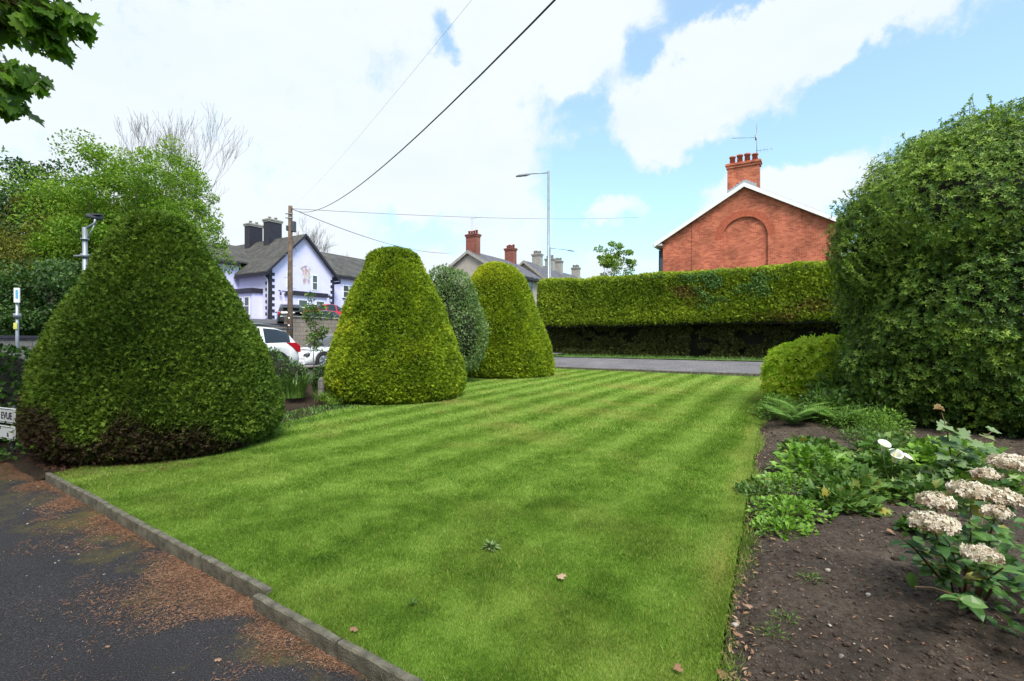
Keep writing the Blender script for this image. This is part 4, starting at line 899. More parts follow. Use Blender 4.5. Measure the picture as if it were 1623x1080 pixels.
    for x in (.95, 6.1):
        bm = bmesh.new(); tube(bm, [(x, 0, 2.6), (x, -.14, 2.62), (x, -.2, 2.5)], .02, 6); tube(bm, [(x, -.2, 2.5), (x, -.2, 2.25)], [.05, .09], 8); tube(bm, [(x-.1, -.03, 2.66), (x+.1, -.03, 2.66)], .02, 5); bmobj('wall_lamp', bm, MAT['black'], r)
    # small scrolls of lettering-like ironwork beside the left lamp
    bm = bmesh.new()
    for i in range(4): tube(bm, [(1.15+i*.1, -.03, 2.55), (1.2+i*.1, -.03, 2.68), (1.23+i*.1, -.03, 2.56)], .012, 4)
    bmobj('wall_bracket', bm, MAT['black'], r)
    # abstract painted mural: patches of colour at the mural's place and size
    m, nt, b_, out_ = M('mural_paint'); vo = N(nt, 'ShaderNodeTexVoronoi', {'Vector': N(nt, 'ShaderNodeTexCoord').outputs['Object'], 'Scale': 5.5}); sp = N(nt, 'ShaderNodeSeparateColor', {0: vo.outputs['Color']})
    c = ramp(nt, sp.outputs[0], [(0, (.55, .10, .16)), (.2, (.62, .50, .22)), (.4, (.30, .48, .34)), (.55, (.66, .64, .80)), (.75, (.30, .38, .52)), (.9, (.28, .12, .14))]); nt.links.new(mixc(nt, .25, c, (.6, .58, .8)), b_.inputs['Base Color']); b_.inputs['Roughness'].default_value = .85
    for i, (ex, ez, rx, rz) in enumerate([(0, .95, .50, .48), (.05, .45, .42, .30), (-.18, .0, .17, .32), (.26, .02, .13, .26)]):
        bm = bmesh.new(); P = [(3.62+ex+rx*math.cos(a)*(1+.2*math.sin(3*a+i)+.12*math.sin(7*a)), 3.75+ez+rz*math.sin(a)*(1+.15*math.cos(5*a+i))) for a in np.linspace(0, 2*math.pi, 30, endpoint=False)]
        prism(bm, P, 'y', -.012-.003*i, -.001); bmobj('mural_patch', bm, m, r)
lilac()

# --- red brick house on the right: gable faces the camera (local -x), ridge along x
def redhouse():
    r = bld('brick_house', 33, 4.0, .4, 'red brick house gable with a recessed blind arch and white verge boards'); d0, d1 = -5.0, 4.7; L = 10
    ze, zr, md = 7.7, 10.5, -.15
    wall = bmesh.new()
    # gable wall as a thick panel with a true recessed arch: outer ring plus back panel
    cy, hw, zs = -.14, 1.26, 7.35; ar = hw; pts = []
    outline = [(d0, -.5), (d1, -.5), (d1, ze), (md, zr), (d0, ze)]
    prism(wall, outline, 'x', .12, L)                      # body
    # pilaster layers: front skin in pieces around the arch
    A = [(cy-hw, -.5), (cy-hw, zs)]+[(cy-hw*math.cos(a), zs+ar*math.sin(a)) for a in np.linspace(.12, math.pi-.12, 22)]+[(cy+hw, zs), (cy+hw, -.5)]
    p0, p1 = -3.1, 2.87
    kL = (zr-ze)/(md-d0); kR = (zr-ze)/(d1-md)
    def roofz(y): return zr-kL*(md-y) if y < md else zr-kR*(y-md)
    front = [(p0, -.5), (p0, roofz(p0)), (md, zr), (p1, roofz(p1)), (p1, -.5)]
    # left and right halves of the skin, split on the arch's axis
    i0 = len(A)//2
    crown = (cy, zs+ar)
    left = [(p0, -.5), (cy-hw, -.5)]+[a for a in A[1:] if a[0] < cy-.01]+[crown, (cy, roofz(cy)), (md, zr) if md < cy else (cy, roofz(cy)), (p0, roofz(p0))]
    left = [p for i, p in enumerate(left) if i == 0 or p != left[i-1]]
    right = [(p1, -.5), (p1, roofz(p1)), (cy, roofz(cy)), crown]+[a for a in A if a[0] > cy+.01][::1]
    prism(wall, left, 'x', 0.0, .118); prism(wall, right, 'x', 0.0, .118)
    prism(wall, [(d0, -.5), (p0-.003, -.5), (p0-.003, roofz(p0)), (d0, ze)], 'x', .045, .118); prism(wall, [(p1+.003, -.5), (d1, -.5), (d1, ze), (p1+.003, roofz(p1))], 'x', .045, .118)
    bmobj('wall', wall, MAT['redbrick'], r)
    # soldier arch ring, one voussoir per brick, slightly proud
    vs = bmesh.new(); n = 46
    for k in range(n):
        a0, a1 = math.pi*k/n+.008, math.pi*(k+1)/n-.008
        for ri, ro in ((ar+.012, ar+.20), (ar+.212, ar+.40)):
            prism(vs, [(cy-ri*math.cos(a0), zs+ri*math.sin(a0)), (cy-ro*math.cos(a0), zs+ro*math.sin(a0)), (cy-ro*math.cos(a1), zs+ro*math.sin(a1)), (cy-ri*math.cos(a1), zs+ri*math.sin(a1))], 'x', -.008 if ro > ar+.3 else -.004, .02)
    bmobj('arch', vs, simple('arch_brick', (.40, .095, .05), .88, 0, .3, 7), r)
    rf = gable_roof(r, 0, L, d0, d1, ze, zr, MAT['slateblue'], 'x', .45, .12, .22)
    bm = bmesh.new()
    for s, kk, e in ((-1, kL, md-d0), (1, kR, d1-md)):
        P = [(md, zr+.10), (md+s*(e+.5), zr+.10-kk*(e+.5)), (md+s*(e+.5), zr-.16-kk*(e+.5)), (md, zr-.16)]
        prism(bm, P, 'x', -.27, -.225)
    bmobj('verge_board', bm, MAT['white'], r)
    [part('gutter', MAT['white'], r, q) for q in ((-.22, L, d1+.40, d1+.56, ze-.42, ze-.24), (-.22, L, d0-.56, d0-.40, ze-.42, ze-.24))]; part('soffit', MAT['white'], r, (-.20, L, d1+.002, d1+.399, ze-.36, ze-.26))
    c = chimney(r, .42, md+.1, 9.7, 11.95, .62, 1.75, MAT['redbrick'], MAT['pot'], 4, 'y', .17, .48)
    # stepped lead flashing where the stack meets the verge
    bm = bmesh.new()
    for s, kk in ((-1, kL), (1, kR)):
        for i in range(7):
            y0 = md+s*i*.16; y1 = md+s*(i+1)*.16; z1 = zr+.32-kk*(i)*.16; a, b = min(y0, y1)+.002, max(y0, y1)-.002
            if abs(y1-md-.1) < .88: box(bm, .085, .105, a, b, z1-.34, z1)
    bmobj('flashing', bm, MAT['lead'], c)
    # bay window on the road side
    part('bay_wall', MAT['redbrick_x'], r, (.9, 3.6, d1+.002, d1+.5, -.5, 4.6)); bw = window(r, (.898, d1+.26, 5.0), (0, -1, 0), (-1, 0, 0), .46, 1.75, 'darkmetal', None, .05)
    [part('bay_frame', MAT['darkmetal'], r, q) for q in ((.9, 3.6, d1+.002, d1+.5, 4.6, 4.95), (.9, 3.6, d1+.002, d1+.5, 6.76, 7.2))]; part('bay_glass', MAT['glass'], r, (.92, 3.58, d1+.03, d1+.47, 4.952, 6.758))
    # aerial on the stack
    bm = bmesh.new(); y = md-.62; x = .42
    tube(bm, [(x, y, 11.6), (x, y, 14.15)], .022, 6)
    tube(bm, [(x, y, 13.35), (x-.1, y+1.35, 13.55)], .014, 5); tube(bm, [(x, y, 12.55), (x-.1, y-.85, 12.5)], .012, 5)
    for i in range(9): q = Vector((x, y, 13.35)).lerp(Vector((x-.1, y+1.35, 13.55)), .2+i*.095); tube(bm, [q+Vector((-.14, -.02, -.01)), q+Vector((.14, .02, .01))], .006, 4)
    for i in range(4): q = Vector((x, y, 12.55)).lerp(Vector((x-.1, y-.85, 12.5)), .25+i*.22); tube(bm, [q+Vector((0, 0, -.14)), q+Vector((0, 0, .14))], .006, 4)
    tube(bm, [(x, y+.05, 13.2), (x, y+.05, 13.5)], .05, 6); bmobj('aerial', bm, MAT['metal'], r)
redhouse()

# --- grey roughcast houses far along the road
def greyhouse(t, d, L, half, ze, zr, chims, label, ch='old', name='roughcast_house', window_at=None):
    r = bld(name, t, d, .6, label, 'house', 'grey houses far along the road')
    bm = bmesh.new(); prism(bm, [(0, -1), (2*half, -1), (2*half, ze), (half, zr), (0, ze)], 'x', 0, L); bmobj('wall', bm, MAT['greyrender'], r)
    gable_roof(r, 0, L, 0, 2*half, ze, zr, MAT['slateblue'], 'x', .45, .13, .25); k = (zr-ze)/half
    bm = bmesh.new()
    for s in (-1, 1): prism(bm, [(half, zr+.13), (half+s*(half+.47), zr+.13-k*(half+.47)), (half+s*(half+.47), zr-.20-k*(half+.47)), (half, zr-.20)], 'x', -.31, -.255)
    bmobj('bargeboard', bm, MAT['greychimney'], r)
    part('gutter', MAT['black'], r, (-.2, L+.2, -.58, -.44, ze-.46-k*.1, ze-.30-k*.1), (-.2, L+.2, -.43, -.003, ze-.46, ze-.40))
    for cx, zt, w in chims: chimney(r, cx, half, zr-.8, zt, .75, w, MAT['oldbrick'] if ch == 'old' else MAT['greychimney'], MAT['pot'] if ch == 'old' else MAT['greypot'], 4, 'y', .13, .42)
    for x in np.arange(1.6, L-1, 2.6): window(r, (x, -.002, ze-1.9), (1, 0, 0), (0, -1, 0), 1.0, 1.3, 'darkmetal')
    window(r, (-.002, half+.6, 2.2), (0, 1, 0), (-1, 0, 0), .9, 1.2); return r
h = greyhouse(43, 28, 9.0, 3.55, 8.25, 10.35, [(.75, 12.3, 1.35), (8.4, 12.0, 1.2)], 'grey roughcast house with blue slate roof and two red brick chimneys')
bm = bmesh.new(); tube(bm, [(1.6, 4.3, 10), (1.6, 4.3, 14.3)], .02, 4); tube(bm, [(1.6, 4.6, 14.25), (1.6, 3.1, 14.3)], .014, 4); bmobj('aerial', bm, MAT['metal'], h)
greyhouse(54.6, 28.2, 7.6, 3.3, 8.3, 10.85, [(3.4, 12.3, 1.2), (7.0, 12.2, 1.15)], 'grey house with plain grey chimneys just left of the tall lamp post', 'g')
greyhouse(63.2, 28.4, 9.0, 3.3, 8.2, 10.7, [(1.3, 12.3, 1.2), (7.4, 12.1, 1.15)], 'farthest grey slate roofed house behind the lamp post', 'g')

# ------------------------------------------------------------ walls
def wall(name, t0, t1, d, th, z0, z1, mat, label, coping=None, cmat='greychimney', grp=None):
    x, y = ts(t0, -d); r = empty(name, (x, y, z0), ROT, label, 'wall', grp)
    part('wall_face', mat, r, (0, t1-t0, 0, th, -.6, z1-z0))
    if coping: part('coping', MAT[cmat], r, (-.02, t1-t0+.02, -.06, th+.06, z1-z0+.002, z1-z0+coping), bevel=.01)
    return r
wall('retaining_wall', 15.9, 60, 23, .3, .5, 2.80, MAT['block'], 'tall concrete block retaining wall below the car park with red and grey cars', .06)
wall('retaining_wall', 9.6, 15.85, 23, .3, .4, 2.36, MAT['block'], 'lower stepped end of the block wall, left of the telegraph pole', .07, 'black')
wall('boundary_wall', -12, 9.5, 23, .3, .2, 1.66, MAT['stone'], 'old stone wall with dark coping behind the bus stop post', .10, 'black')
bm = bmesh.new()
wall('garden_wall', 4.5, 22, 13.25, .25, .3, .78, MAT['stone'], 'low stone garden wall behind the plants between the yews', .05)

# ------------------------------------------------------------ poles, lamps, wires
def telegraph():
    x, y = -10.72, 24.4; r = empty('telegraph_pole', (x, y, .4), 0, 'weathered brown wooden telegraph pole in front of the lilac house', 'pole')
    bm = bmesh.new(); tube(bm, [(0, 0, -.3), (0, 0, 3), (0.01, 0, 7.7)], [.135, .12, .095], 14); bmobj('pole', bm, simple('creosoted_wood', (.11, .075, .055), .9, 0, .4, 7, .5, 30), r)
    bm = bmesh.new(); box(bm, .08, .26, -.12, .1, 6.45, 6.95); box(bm, -.17, -.08, -.1, .1, 6.5, 6.75); bmobj('junction_box', bm, MAT['darkmetal'], r, bevel=.02)
    bm = bmesh.new()
    for z in (7.3, 7.1): tube(bm, [(-.18, -.1, z), (.18, -.1, z)], .025, 6)
    for k in range(6): z = 2.6+k*.55; tube(bm, [(0, 0, z), ((-1)**k*.26, 0, z)], .012, 5)
    bmobj('steps', bm, MAT['metal'], r)
    for k, z in enumerate((1.9, 2.25)): part('tag', MAT['white'], r, (-.04+.01*k, .04, -.150, -.142, z, z+.07))
telegraph()
def lamp(loc, H, arm, dirv, label, s=1.0):
    r = empty('street_lamp', loc, 0, label, 'street lamp', 'street lamps')
    bm = bmesh.new(); tube(bm, [(0, 0, -.3), (0, 0, 1.4), (0, 0, 1.45), (0, 0, H)], [.13*s, .13*s, .095*s, .07*s], 14); bmobj('post', bm, MAT['metal'], r)
    d = Vector(dirv).normalized(); bm = bmesh.new(); tube(bm, [(0, 0, H-.12), tuple(d*arm+Vector((0, 0, H-.05-.1*arm)))], [.04*s, .03*s], 8); bmobj('arm', bm, MAT['metal'], r)
    p = d*arm+Vector((0, 0, H-.08-.1*arm)); q = d.cross(Vector((0, 0, 1)))
    hd = bmesh.new(); rings = []
    for f, w, h0, h1 in ((-.15, .05, -.03, .04), (.1, .15, -.04, .07), (.5, .17, -.04, .06), (.8, .10, -.03, .02)):
        c = p+d*f*s+Vector((0, 0, -.12*f)); rings.append([hd.verts.new(c+q*(a*w*s)+Vector((0, 0, b*s))) for a, b in ((-1, h0), (1, h0), (1, h1*.5), (.5, h1), (-.5, h1), (-1, h1*.5))])
    for A, B in zip(rings, rings[1:]):
        for k in range(6): hd.faces.new((A[k], A[(k+1) % 6], B[(k+1) % 6], B[k]))
    hd.faces.new(rings[0]); hd.faces.new(rings[-1]); hobj = bmobj('lamp_head', hd, MAT['metal'], r)
    bm = bmesh.new(); c = p+d*.35*s+Vector((0, 0, -.09*s)); 
    V = [bm.verts.new(c+d*a*.25*s+q*b*.11*s) for a, b in ((-1, -1), (1, -1), (1, 1), (-1, 1))]; bm.faces.new(V); bmobj('lens', bm, MAT['greypot'], hobj)
lamp((2.40, 33.2, .5), 12.25, 1.35, (-1, .05, 0), 'tall galvanised street lamp behind the near end of the hedge, head pointing left')
lamp((4.55, 60, .5), 12.2, 2.2, (1, .2, 0), 'distant street lamp just right of the tall one, head pointing right')
def wire(name, a, b, sag, r, label, n=28, ea=1.0):
    a, b = Vector(a), Vector(b); pts = []
    for i in range(n+1):
        f = i/n; p = a.lerp(b, f); p.z -= sag*4*f*(1-f); pts.append(p)
    bm = bmesh.new(); tube(bm, [p-a for p in pts], r, 5); o = bmobj(name, bm, MAT['cable'], smooth=True); o.location = a; tag(o, label, 'wire', 'overhead wires')
PT = (-10.62, 24.3, 7.95)
wire('overhead_wire', PT, (2.5, 0, 4.27), 1.05, .0085, 'thick dark cable swooping from the telegraph pole top up over the lawn')
wire('overhead_wire', (-10.4, 24.3, 8.2), (2.18, 0, 4.32), .24, .0013, 'faint thin wire above the thick cable, crossing the cloud to the top edge')
wire('overhead_wire', PT, (12.5, 50, 13.8), .3, .010, 'long flat wire running right from the pole behind the street lamp')
wire('overhead_wire', PT, (-6.2, 52, 10.6), .6, .016, 'wire dropping from the telegraph pole towards the grey house with red chimneys')
wire('overhead_wire', (-10.72, 24.4, 7.0), (-17.8, 42, 9.0), .3, .010, 'short service wire from the pole to the lilac house gable')
def cctv():
    r = empty('camera_pole', (-17.0, 20.1, .3), 0, 'grey pole with bracket arms and a dark camera on top, left of the largest yew', 'pole'); S2 = 20.1/800
    bm = bmesh.new(); tube(bm, [(0, 0, -.3), (0, 0, 5.8)], .09, 12); bmobj('pole', bm, MAT['metal'], r)
    bm = bmesh.new(); tube(bm, [(0, 0, 5.75), (.38, 0, 5.95), (.42, 0, 6.15)], .05, 8); tube(bm, [(.05, 0, 5.3), (.38, 0, 5.9)], .02, 5); tube(bm, [(-.4, -.05, 4.65), (.32, .05, 4.7)], .045, 6); tube(bm, [(0, 0, 5.3), (0, 0, 5.36)], .15, 12); tube(bm, [(0, 0, 4.6), (0, 0, 4.75)], .15, 12); bmobj('bracket', bm, MAT['metal'], r)
    bm = bmesh.new(); tube(bm, [(.15, -.1, 6.24), (.62, .1, 6.18)], [.09, .10], 10); box(bm, .12, .66, -.12, .12, 6.28, 6.33); bmobj('camera_housing', bm, MAT['darkmetal'], r)
cctv()
def busstop():
    k = (27.5-811.5)/800; Y = 13.6; r = empty('bus_stop_post', (k*Y, Y, .05), 0, 'slim bus stop post with small pale sign in front of the stone wall', 'bus stop')
    sc = Y/800; zz = lambda v: 1.6-(v-540)*sc-.05
    bm = bmesh.new(); tube(bm, [(0, 0, -.2), (0, 0, zz(457))], .038, 10); bmobj('post', bm, MAT['metal'], r)
    part('sign_plate', MAT['white'], r, (-.02, .13, -.075, -.05, zz(480), zz(457))); part('sign_emblem', simple('sign_blue', (.12, .35, .62), .5), r, (.03, .10, -.080, -.0755, zz(474), zz(460)))
    bm = bmesh.new(); tube(bm, [(0, 0, zz(504)), (0, 0, zz(497))], .085, 12); bmobj('collar', bm, MAT['metal'], r); part('timetable_case', simple('yellow_panel', (.55, .55, .12), .6), r, (-.045, .05, -.06, -.046, zz(522), zz(512)))
busstop()

# ------------------------------------------------------------ street name sign at the left edge
def street_sign():
    ang = rad(-24); r = empty('street_name_sign', (-6.99, 7.10, -.02), ang, 'white street name sign with black capitals half hidden in dark leaves', 'sign')
    z1 = .66; h = .215; L = 1.25                                    # right end at local x=0
    def plate(z0, zt, nm):
        b = bmesh.new(); box(b, -L, 0, -.012, .012, z0, zt); p = bmobj(nm, b, MAT['white'], r, bevel=.004)
        bb = bmesh.new(); 
        for q in ((-L+.012, -.012, zt-.022, zt-.014), (-L+.012, -.012, z0+.014, z0+.022)): box(bb, q[0], q[1], -.0135, -.0122, q[2], q[3])
        box(bb, -.020, -.012, -.0135, -.0122, z0+.0225, zt-.0225); bmobj('border', bb, MAT['black'], p); return p
    def text(s, size, x, z, p):
        cu = bpy.data.curves.new('lettering', 'FONT'); cu.body = s; cu.size = size; cu.extrude = .0008; cu.align_x = 'RIGHT'; cu.offset = .0035
        to = bpy.data.objects.new('lettering_tmp', cu); COL.objects.link(to); bpy.context.view_layer.update()
        me = bpy.data.meshes.new_from_object(to.evaluated_get(bpy.context.evaluated_depsgraph_get())); bpy.data.objects.remove(to)
        me.transform(Matrix.Translation((x, -.0140, z)) @ Matrix.Rotation(rad(90), 4, 'X')); me.materials.clear()
        o = link('lettering', me, MAT['black'], p); return o
    p = plate(z1-h, z1, 'name_plate'); text('EVUE', .135, -.045, z1-h+.062, p)
    p = plate(z1-h-.235, z1-h-.04, 'lower_plate'); text('a', .11, -.14, z1-h-.185, p)
    for x in (-1.1, -.15):
        b = bmesh.new(); tube(b, [(x, .04, -.3), (x, .04, z1+.03)], .028, 8); bmobj('post', b, MAT['darkmetal'], r)
street_sign()
# leaves poking in front of the sign
n = 420; P = np.array([-7.0, 6.95, .28])+rng.normal(size=(n, 3))*np.array([.13, .10, .24]); P = P[(P[:, 2] > -.05) & ~((P[:, 0] < -6.86) & (P[:, 2] > .12) & (P[:, 2] < .85))]; n = len(P)
o = scatter('ivy_plant', RH2, P, nz(rdir(n)+np.array([0, -.3, -.2])), nz(rdir(n)+np.array([0, -1, .6])), .085*rng.uniform(.5, 1.2, n), MAT['ivy'], None, width=.65, rnd=.9)
tag(o, 'sprawling dark ivy leaves over the right end of the street name sign', 'ivy')

# ------------------------------------------------------------ cars (local x forward, y left)
def car(name, loc, rz, L, Wd, H, paintm, label, kind='hatch', group='parked cars', lights=True):
    root = empty(name, loc, rz, label, 'car', group)
    x = lambda f: -L/2+L*f; wr = .335*H/1.5+.02; ax = (x(.185), x(.815))
    st = np.unique(np.concatenate([np.linspace(0, 1, 41)]+[(np.array(ax)[i]+wr*1.12*np.cos(np.linspace(0, math.pi, 9))+L/2)/L for i in (0, 1)]))
    if kind == 'suv': belt = [(0, .50), (.02, .62), (.10, .655), (.30, .64), (.70, .61), (.80, .58), (.95, .50), (1, .36)]; roof = [(0, .50), (.025, .66), (.09, .90), (.16, .965), (.35, 1.0), (.55, .975), (.66, .85), (.76, .64), (.86, .60), (.96, .50), (1, .36)]
    else: belt = [(0, .46), (.02, .58), (.12, .63), (.30, .61), (.68, .585), (.80, .56), (.95, .47), (1, .34)]; roof = [(0, .48), (.03, .64), (.10, .80), (.20, .93), (.38, 1.0), (.52, .97), (.64, .80), (.74, .63), (.86, .57), (.96, .47), (1, .34)]
    fi = lambda f, tb: np.interp(f, [a for a, b in tb], [b for a, b in tb])
    bm = bmesh.new(); rings = []
    for f in st:
        X = x(f); zb = .17*H; 
        for a in ax:
            d = abs(X-a)
            if d < wr*1.12: zb = max(zb, wr+math.sqrt(max(0, (wr*1.12)**2-d*d)))
        bz, rz2 = fi(f, belt)*H, max(fi(f, roof)*H, fi(f, belt)*H+.02); nw = 1-.16*max(0, (f-.86)/.14)**2-.10*max(0, (.08-f)/.08)**2; w = Wd/2*nw; cab = min(1, (rz2-bz)/(.30*H)); wt = w*(1-.20*cab)
        zb = min(zb, bz-.08)
        ring = [(X, 0, .15*H), (X, w*.80, .15*H), (X, w*.965, zb), (X, w, (zb+bz)/2), (X, w*.965, bz-.01), (X, w*.93, bz+.01*H), (X, wt*.96, rz2-.07*cab*H*.6), (X, wt*.78, rz2-.012*H), (X, 0, rz2)]
        row = [bm.verts.new(p) for p in ring]+[bm.verts.new((p[0], -p[1], p[2])) for p in ring[-2:0:-1]]
        rings.append(row)
    n = len(rings[0])
    for i, (A, B) in enumerate(zip(rings, rings[1:])):
        fm = (st[i]+st[i+1])/2; rise = (fi(fm, roof)-fi(fm, belt))
        for k in range(n):
            f = bm.faces.new((A[k], A[(k+1) % n], B[(k+1) % n], B[k])); f.smooth = True; side = k in (5, 10); top = k in (6, 7, 8, 9)
            pill = any(abs(fm-c) < .012 for c in ((.28, .50) if kind == 'suv' else (.27, .49)))
            slope = abs((fi(st[i+1], roof)-fi(st[i], roof))/(st[i+1]-st[i]))
            if side and rise > .17 and not pill: f.material_index = 1
            elif top and rise > .03 and slope > .85 and (fm > .5 or fm < .22) and not (kind == 'suv' and fm < .5 and fm > .12): f.material_index = 1
            elif k in (0, 1, n-1, n-2): f.material_index = 2
    bm.faces.new(rings[0]); bm.faces.new(rings[-1][::-1])
    bmobj('body', bm, [paintm, MAT['carglass'], MAT['rubber']], root)
    bm = bmesh.new(); box(bm, x(0)-.03, x(.03), -Wd/2*.86, Wd/2*.86, .20*H, .40*H); box(bm, x(.97), x(1)+.02, -Wd/2*.78, Wd/2*.78, .14*H, .28*H); bmobj('bumper', bm, MAT['darkmetal'] if kind == 'suv' else paintm, root, bevel=.04)
    for s in (-1, 1):
        for a in ax:
            w = empty_wheel(root, a, s*(Wd/2-.11), wr, s)
        bm = bmesh.new()
        if kind == 'suv':      # wrap-around rear lamps
            prism(bm, [(x(.002), .60*H), (x(.035), .665*H), (x(.115), .665*H), (x(.06), .56*H), (x(.02), .47*H), (x(-.002), .47*H)], 'y', s*(Wd/2*.90) if s > 0 else -Wd/2*.995, Wd/2*.995 if s > 0 else s*(Wd/2*.90))
        else: prism(bm, [(x(-.004), .58*H), (x(.06), .60*H), (x(.04), .46*H), (x(-.004), .46*H)], 'y', s*(Wd/2*.80) if s > 0 else -Wd/2*.96, Wd/2*.96 if s > 0 else s*(Wd/2*.80))
        bmobj('tail_light', bm, MAT['redlamp'], root, bevel=.012)
        bm = bmesh.new(); prism(bm, [(x(.90), .52*H), (x(.985), .44*H), (x(.992), .36*H), (x(.94), .38*H)], 'y', s*(Wd/2*.62) if s > 0 else -Wd/2*.90, Wd/2*.90 if s > 0 else s*(Wd/2*.62)); bmobj('headlight', bm, MAT['glass'], root, bevel=.015)
        bm = bmesh.new(); box(bm, x(.655), x(.69), min(s*Wd/2*.97, s*Wd/2*1.12), max(s*Wd/2*.97, s*Wd/2*1.12), .60*H, .68*H); bmobj('door_mirror', bm, paintm, root, bevel=.02)
        if kind == 'suv':
            bm = bmesh.new(); tube(bm, [(x(.14), s*Wd*.37, .99*H), (x(.30), s*Wd*.36, 1.03*H), (x(.55), s*Wd*.36, 1.0*H)], .02, 6); bmobj('roof_rail', bm, MAT['metal'], root)
            bm = bmesh.new(); box(bm, x(.40), x(.435), min(s*Wd*.5, s*Wd*.512), max(s*Wd*.5, s*Wd*.512), .53*H, .55*H); bmobj('door_handle', bm, paintm, root, bevel=.005)
    bm = bmesh.new(); box(bm, x(.004), x(.10), -Wd*.30, Wd*.30, .925*H if kind == 'suv' else .86*H, .955*H if kind == 'suv' else .885*H); bmobj('spoiler', bm, MAT['darkmetal'], root, bevel=.01)
    return root
def empty_wheel(root, a, y, wr, s):
    bm = bmesh.new(); tube(bm, [(a, y-.10, wr), (a, y-.085, wr), (a, y+.085, wr), (a, y+.10, wr)], [wr*.93, wr, wr, wr*.93], 24); w = bmobj('wheel', bm, MAT['rubber'], root)
    bm = bmesh.new(); tube(bm, [(a, y+s*.101, wr), (a, y+s*.106, wr)], [wr*.66, wr*.62], 20)
    for k in range(5):
        c, s2 = math.cos(k*1.2566), math.sin(k*1.2566); tube(bm, [(a, y+s*.112, wr), (a+c*wr*.6, y+s*.108, wr+s2*wr*.6)], .03, 4)
    bmobj('rim', bm, MAT['metal'], w)
CR = ROT+math.pi      # heading back towards the left of the picture
def carpos(t, s, z): x, y = ts(t, s); return (x, y, z)
suvt, suvs = tos(-7.32, 17.5)
car('white_suv', carpos(suvt-2.3, suvs-.93, .40), CR, 4.6, 1.85, 1.70, MAT['carwhite'], 'white sport utility car with red rear lamp, parked behind the largest yew', 'suv', 'cars at the roadside')
c2t = tos(-8.05, 19.6)[0]
car('white_hatchback', carpos(c2t+2.15, -17.85, .42), CR, 4.2, 1.75, 1.48, MAT['carwhite'], 'white hatchback whose bonnet shows behind the larger white car', 'hatch', 'cars at the roadside')
car('red_hatchback', carpos(26.9, -33.4, 3.02), ROT, 4.3, 1.78, 1.47, MAT['carred'], 'red hatchback in front of the lilac house, half hidden by the dark grey car', 'hatch', 'cars in the raised car park')
car('grey_hatchback', carpos(22.9, -28.8, 2.20), ROT, 4.5, 1.8, 1.44, MAT['cargrey'], 'dark grey car directly behind the block retaining wall', 'hatch', 'cars in the raised car park')
car('black_hatchback', (-15.2, 34.6, 2.62), rad(116), 3.7, 1.65, 1.46, MAT['carblack'], 'small black car seen from behind, left of the telegraph pole', 'hatch', 'cars in the raised car park')

# ------------------------------------------------------------ plants along the road-side strip
def blades_plant(name, loc, n, h, w, mat, label, spread=.35, cat='plant', arch=.5, group=None):
    V, F = [], []; ti = []
    for i in range(n):
        a = random.uniform(0, 2*math.pi); r = spread*random.random()**.7*.5; b = np.array([math.cos(a)*r, math.sin(a)*r, 0]); d = np.array([math.cos(a+random.gauss(0, .5)), math.sin(a+random.gauss(0, .5)), 0])
        H = h*random.uniform(.55, 1.1); k = 5; sd2 = np.array([-d[1], d[0], 0]); o = len(V); t = random.random()
        for j in range(k+1):
            f = j/k; p = b+d*(arch*H*f*f*random.uniform(.9, 1.1))+np.array([0, 0, H*(f-.35*arch*f*f*f)]); ww = w*(1-f**2)*.5+.001
            V += [p-sd2*ww, p+sd2*ww]; ti += [[t, 0], [t, 0]]
        F += [[o+2*j, o+2*j+1, o+2*j+3, o+2*j+2] for j in range(k)]
    o = npmesh(name, np.array(V), [np.array(F)], mat, None, np.array(ti)); o.location = loc; return tag(o, label, cat, group)
blades_plant('sword_leaved_plant', (-5.55, 12.9, .15), 170, .78, .028, MAT['perennial'], 'clump of long arching sword-shaped leaves between the two nearest yews', .6)
blades_plant('sword_leaved_plant', (-5.15, 13.7, .2), 120, .70, .028, MAT['perennial'], 'smaller sword-leaved clump further back, near the middle yew', .5)
blades_plant('long_grass_clump', (-4.62, 12.45, .12), 160, .30, .010, MAT['blade'], 'tuft of long unmown grass at the left foot of the middle yew', .5, 'grass clump', .7)
blades_plant('long_grass_clump', (-4.25, 12.05, .10), 110, .20, .010, MAT['blade'], 'short unmown tuft where the lawn meets the middle yew', .45, 'grass clump', .7)
n = 6000; a = rng.uniform(1.5, 9, n); off = rng.uniform(-.5, .9, n); e0, e1 = np.array(LA), np.array(LDd); ed = nz(e1-e0); en = np.array([-ed[1], ed[0]]); x = e0[0]+ed[0]*a*1.7+en[0]*off; y = e0[1]+ed[1]*a*1.7+en[1]*off
P = np.stack([x, y, g(x, y)-.02], 1); o = scatter('strip_weeds', RH, P, nz(rdir(n)*.7+np.array([0, 0, 1])), rdir(n), rng.uniform(.03, .11, n), MAT['perennial'], None, rnd=.9, width=.3)
tag(o, 'low weeds and ground cover in the strip behind the yew cones', 'weeds', kind='stuff')
bm = bmesh.new(); tube(bm, [(0, 0, -.1), (.01, 0, .42), (.02, 0, .5)], [.10, .095, .05], 9); o = bmobj('stone_post', bm, MAT['stone'], bevel=.02); o.location = (-4.95, 13.1, .15); tag(o, 'short rounded stone post at the left edge of the middle yew', 'post')

# ------------------------------------------------------------ flower bed: height of its surface
def bedz(x, y): return g(x, y)-.03+.13*(fbm(x*1.6, y*1.6, 6, 4)-.45)*sm(bedd(x, y)/.5+.1)+.05*(fbm(x*9, y*9, 7, 3)-.5)*sm(bedd(x, y)/.2)+.05*sm(bedd(x, y)/.6)
def bz(x, y): return float(bedz(np.array([x]), np.array([y]))[0])
def at(u, v, Y): return ((u-811.5)/800*Y, Y, 1.6-(v-540)/800*Y)
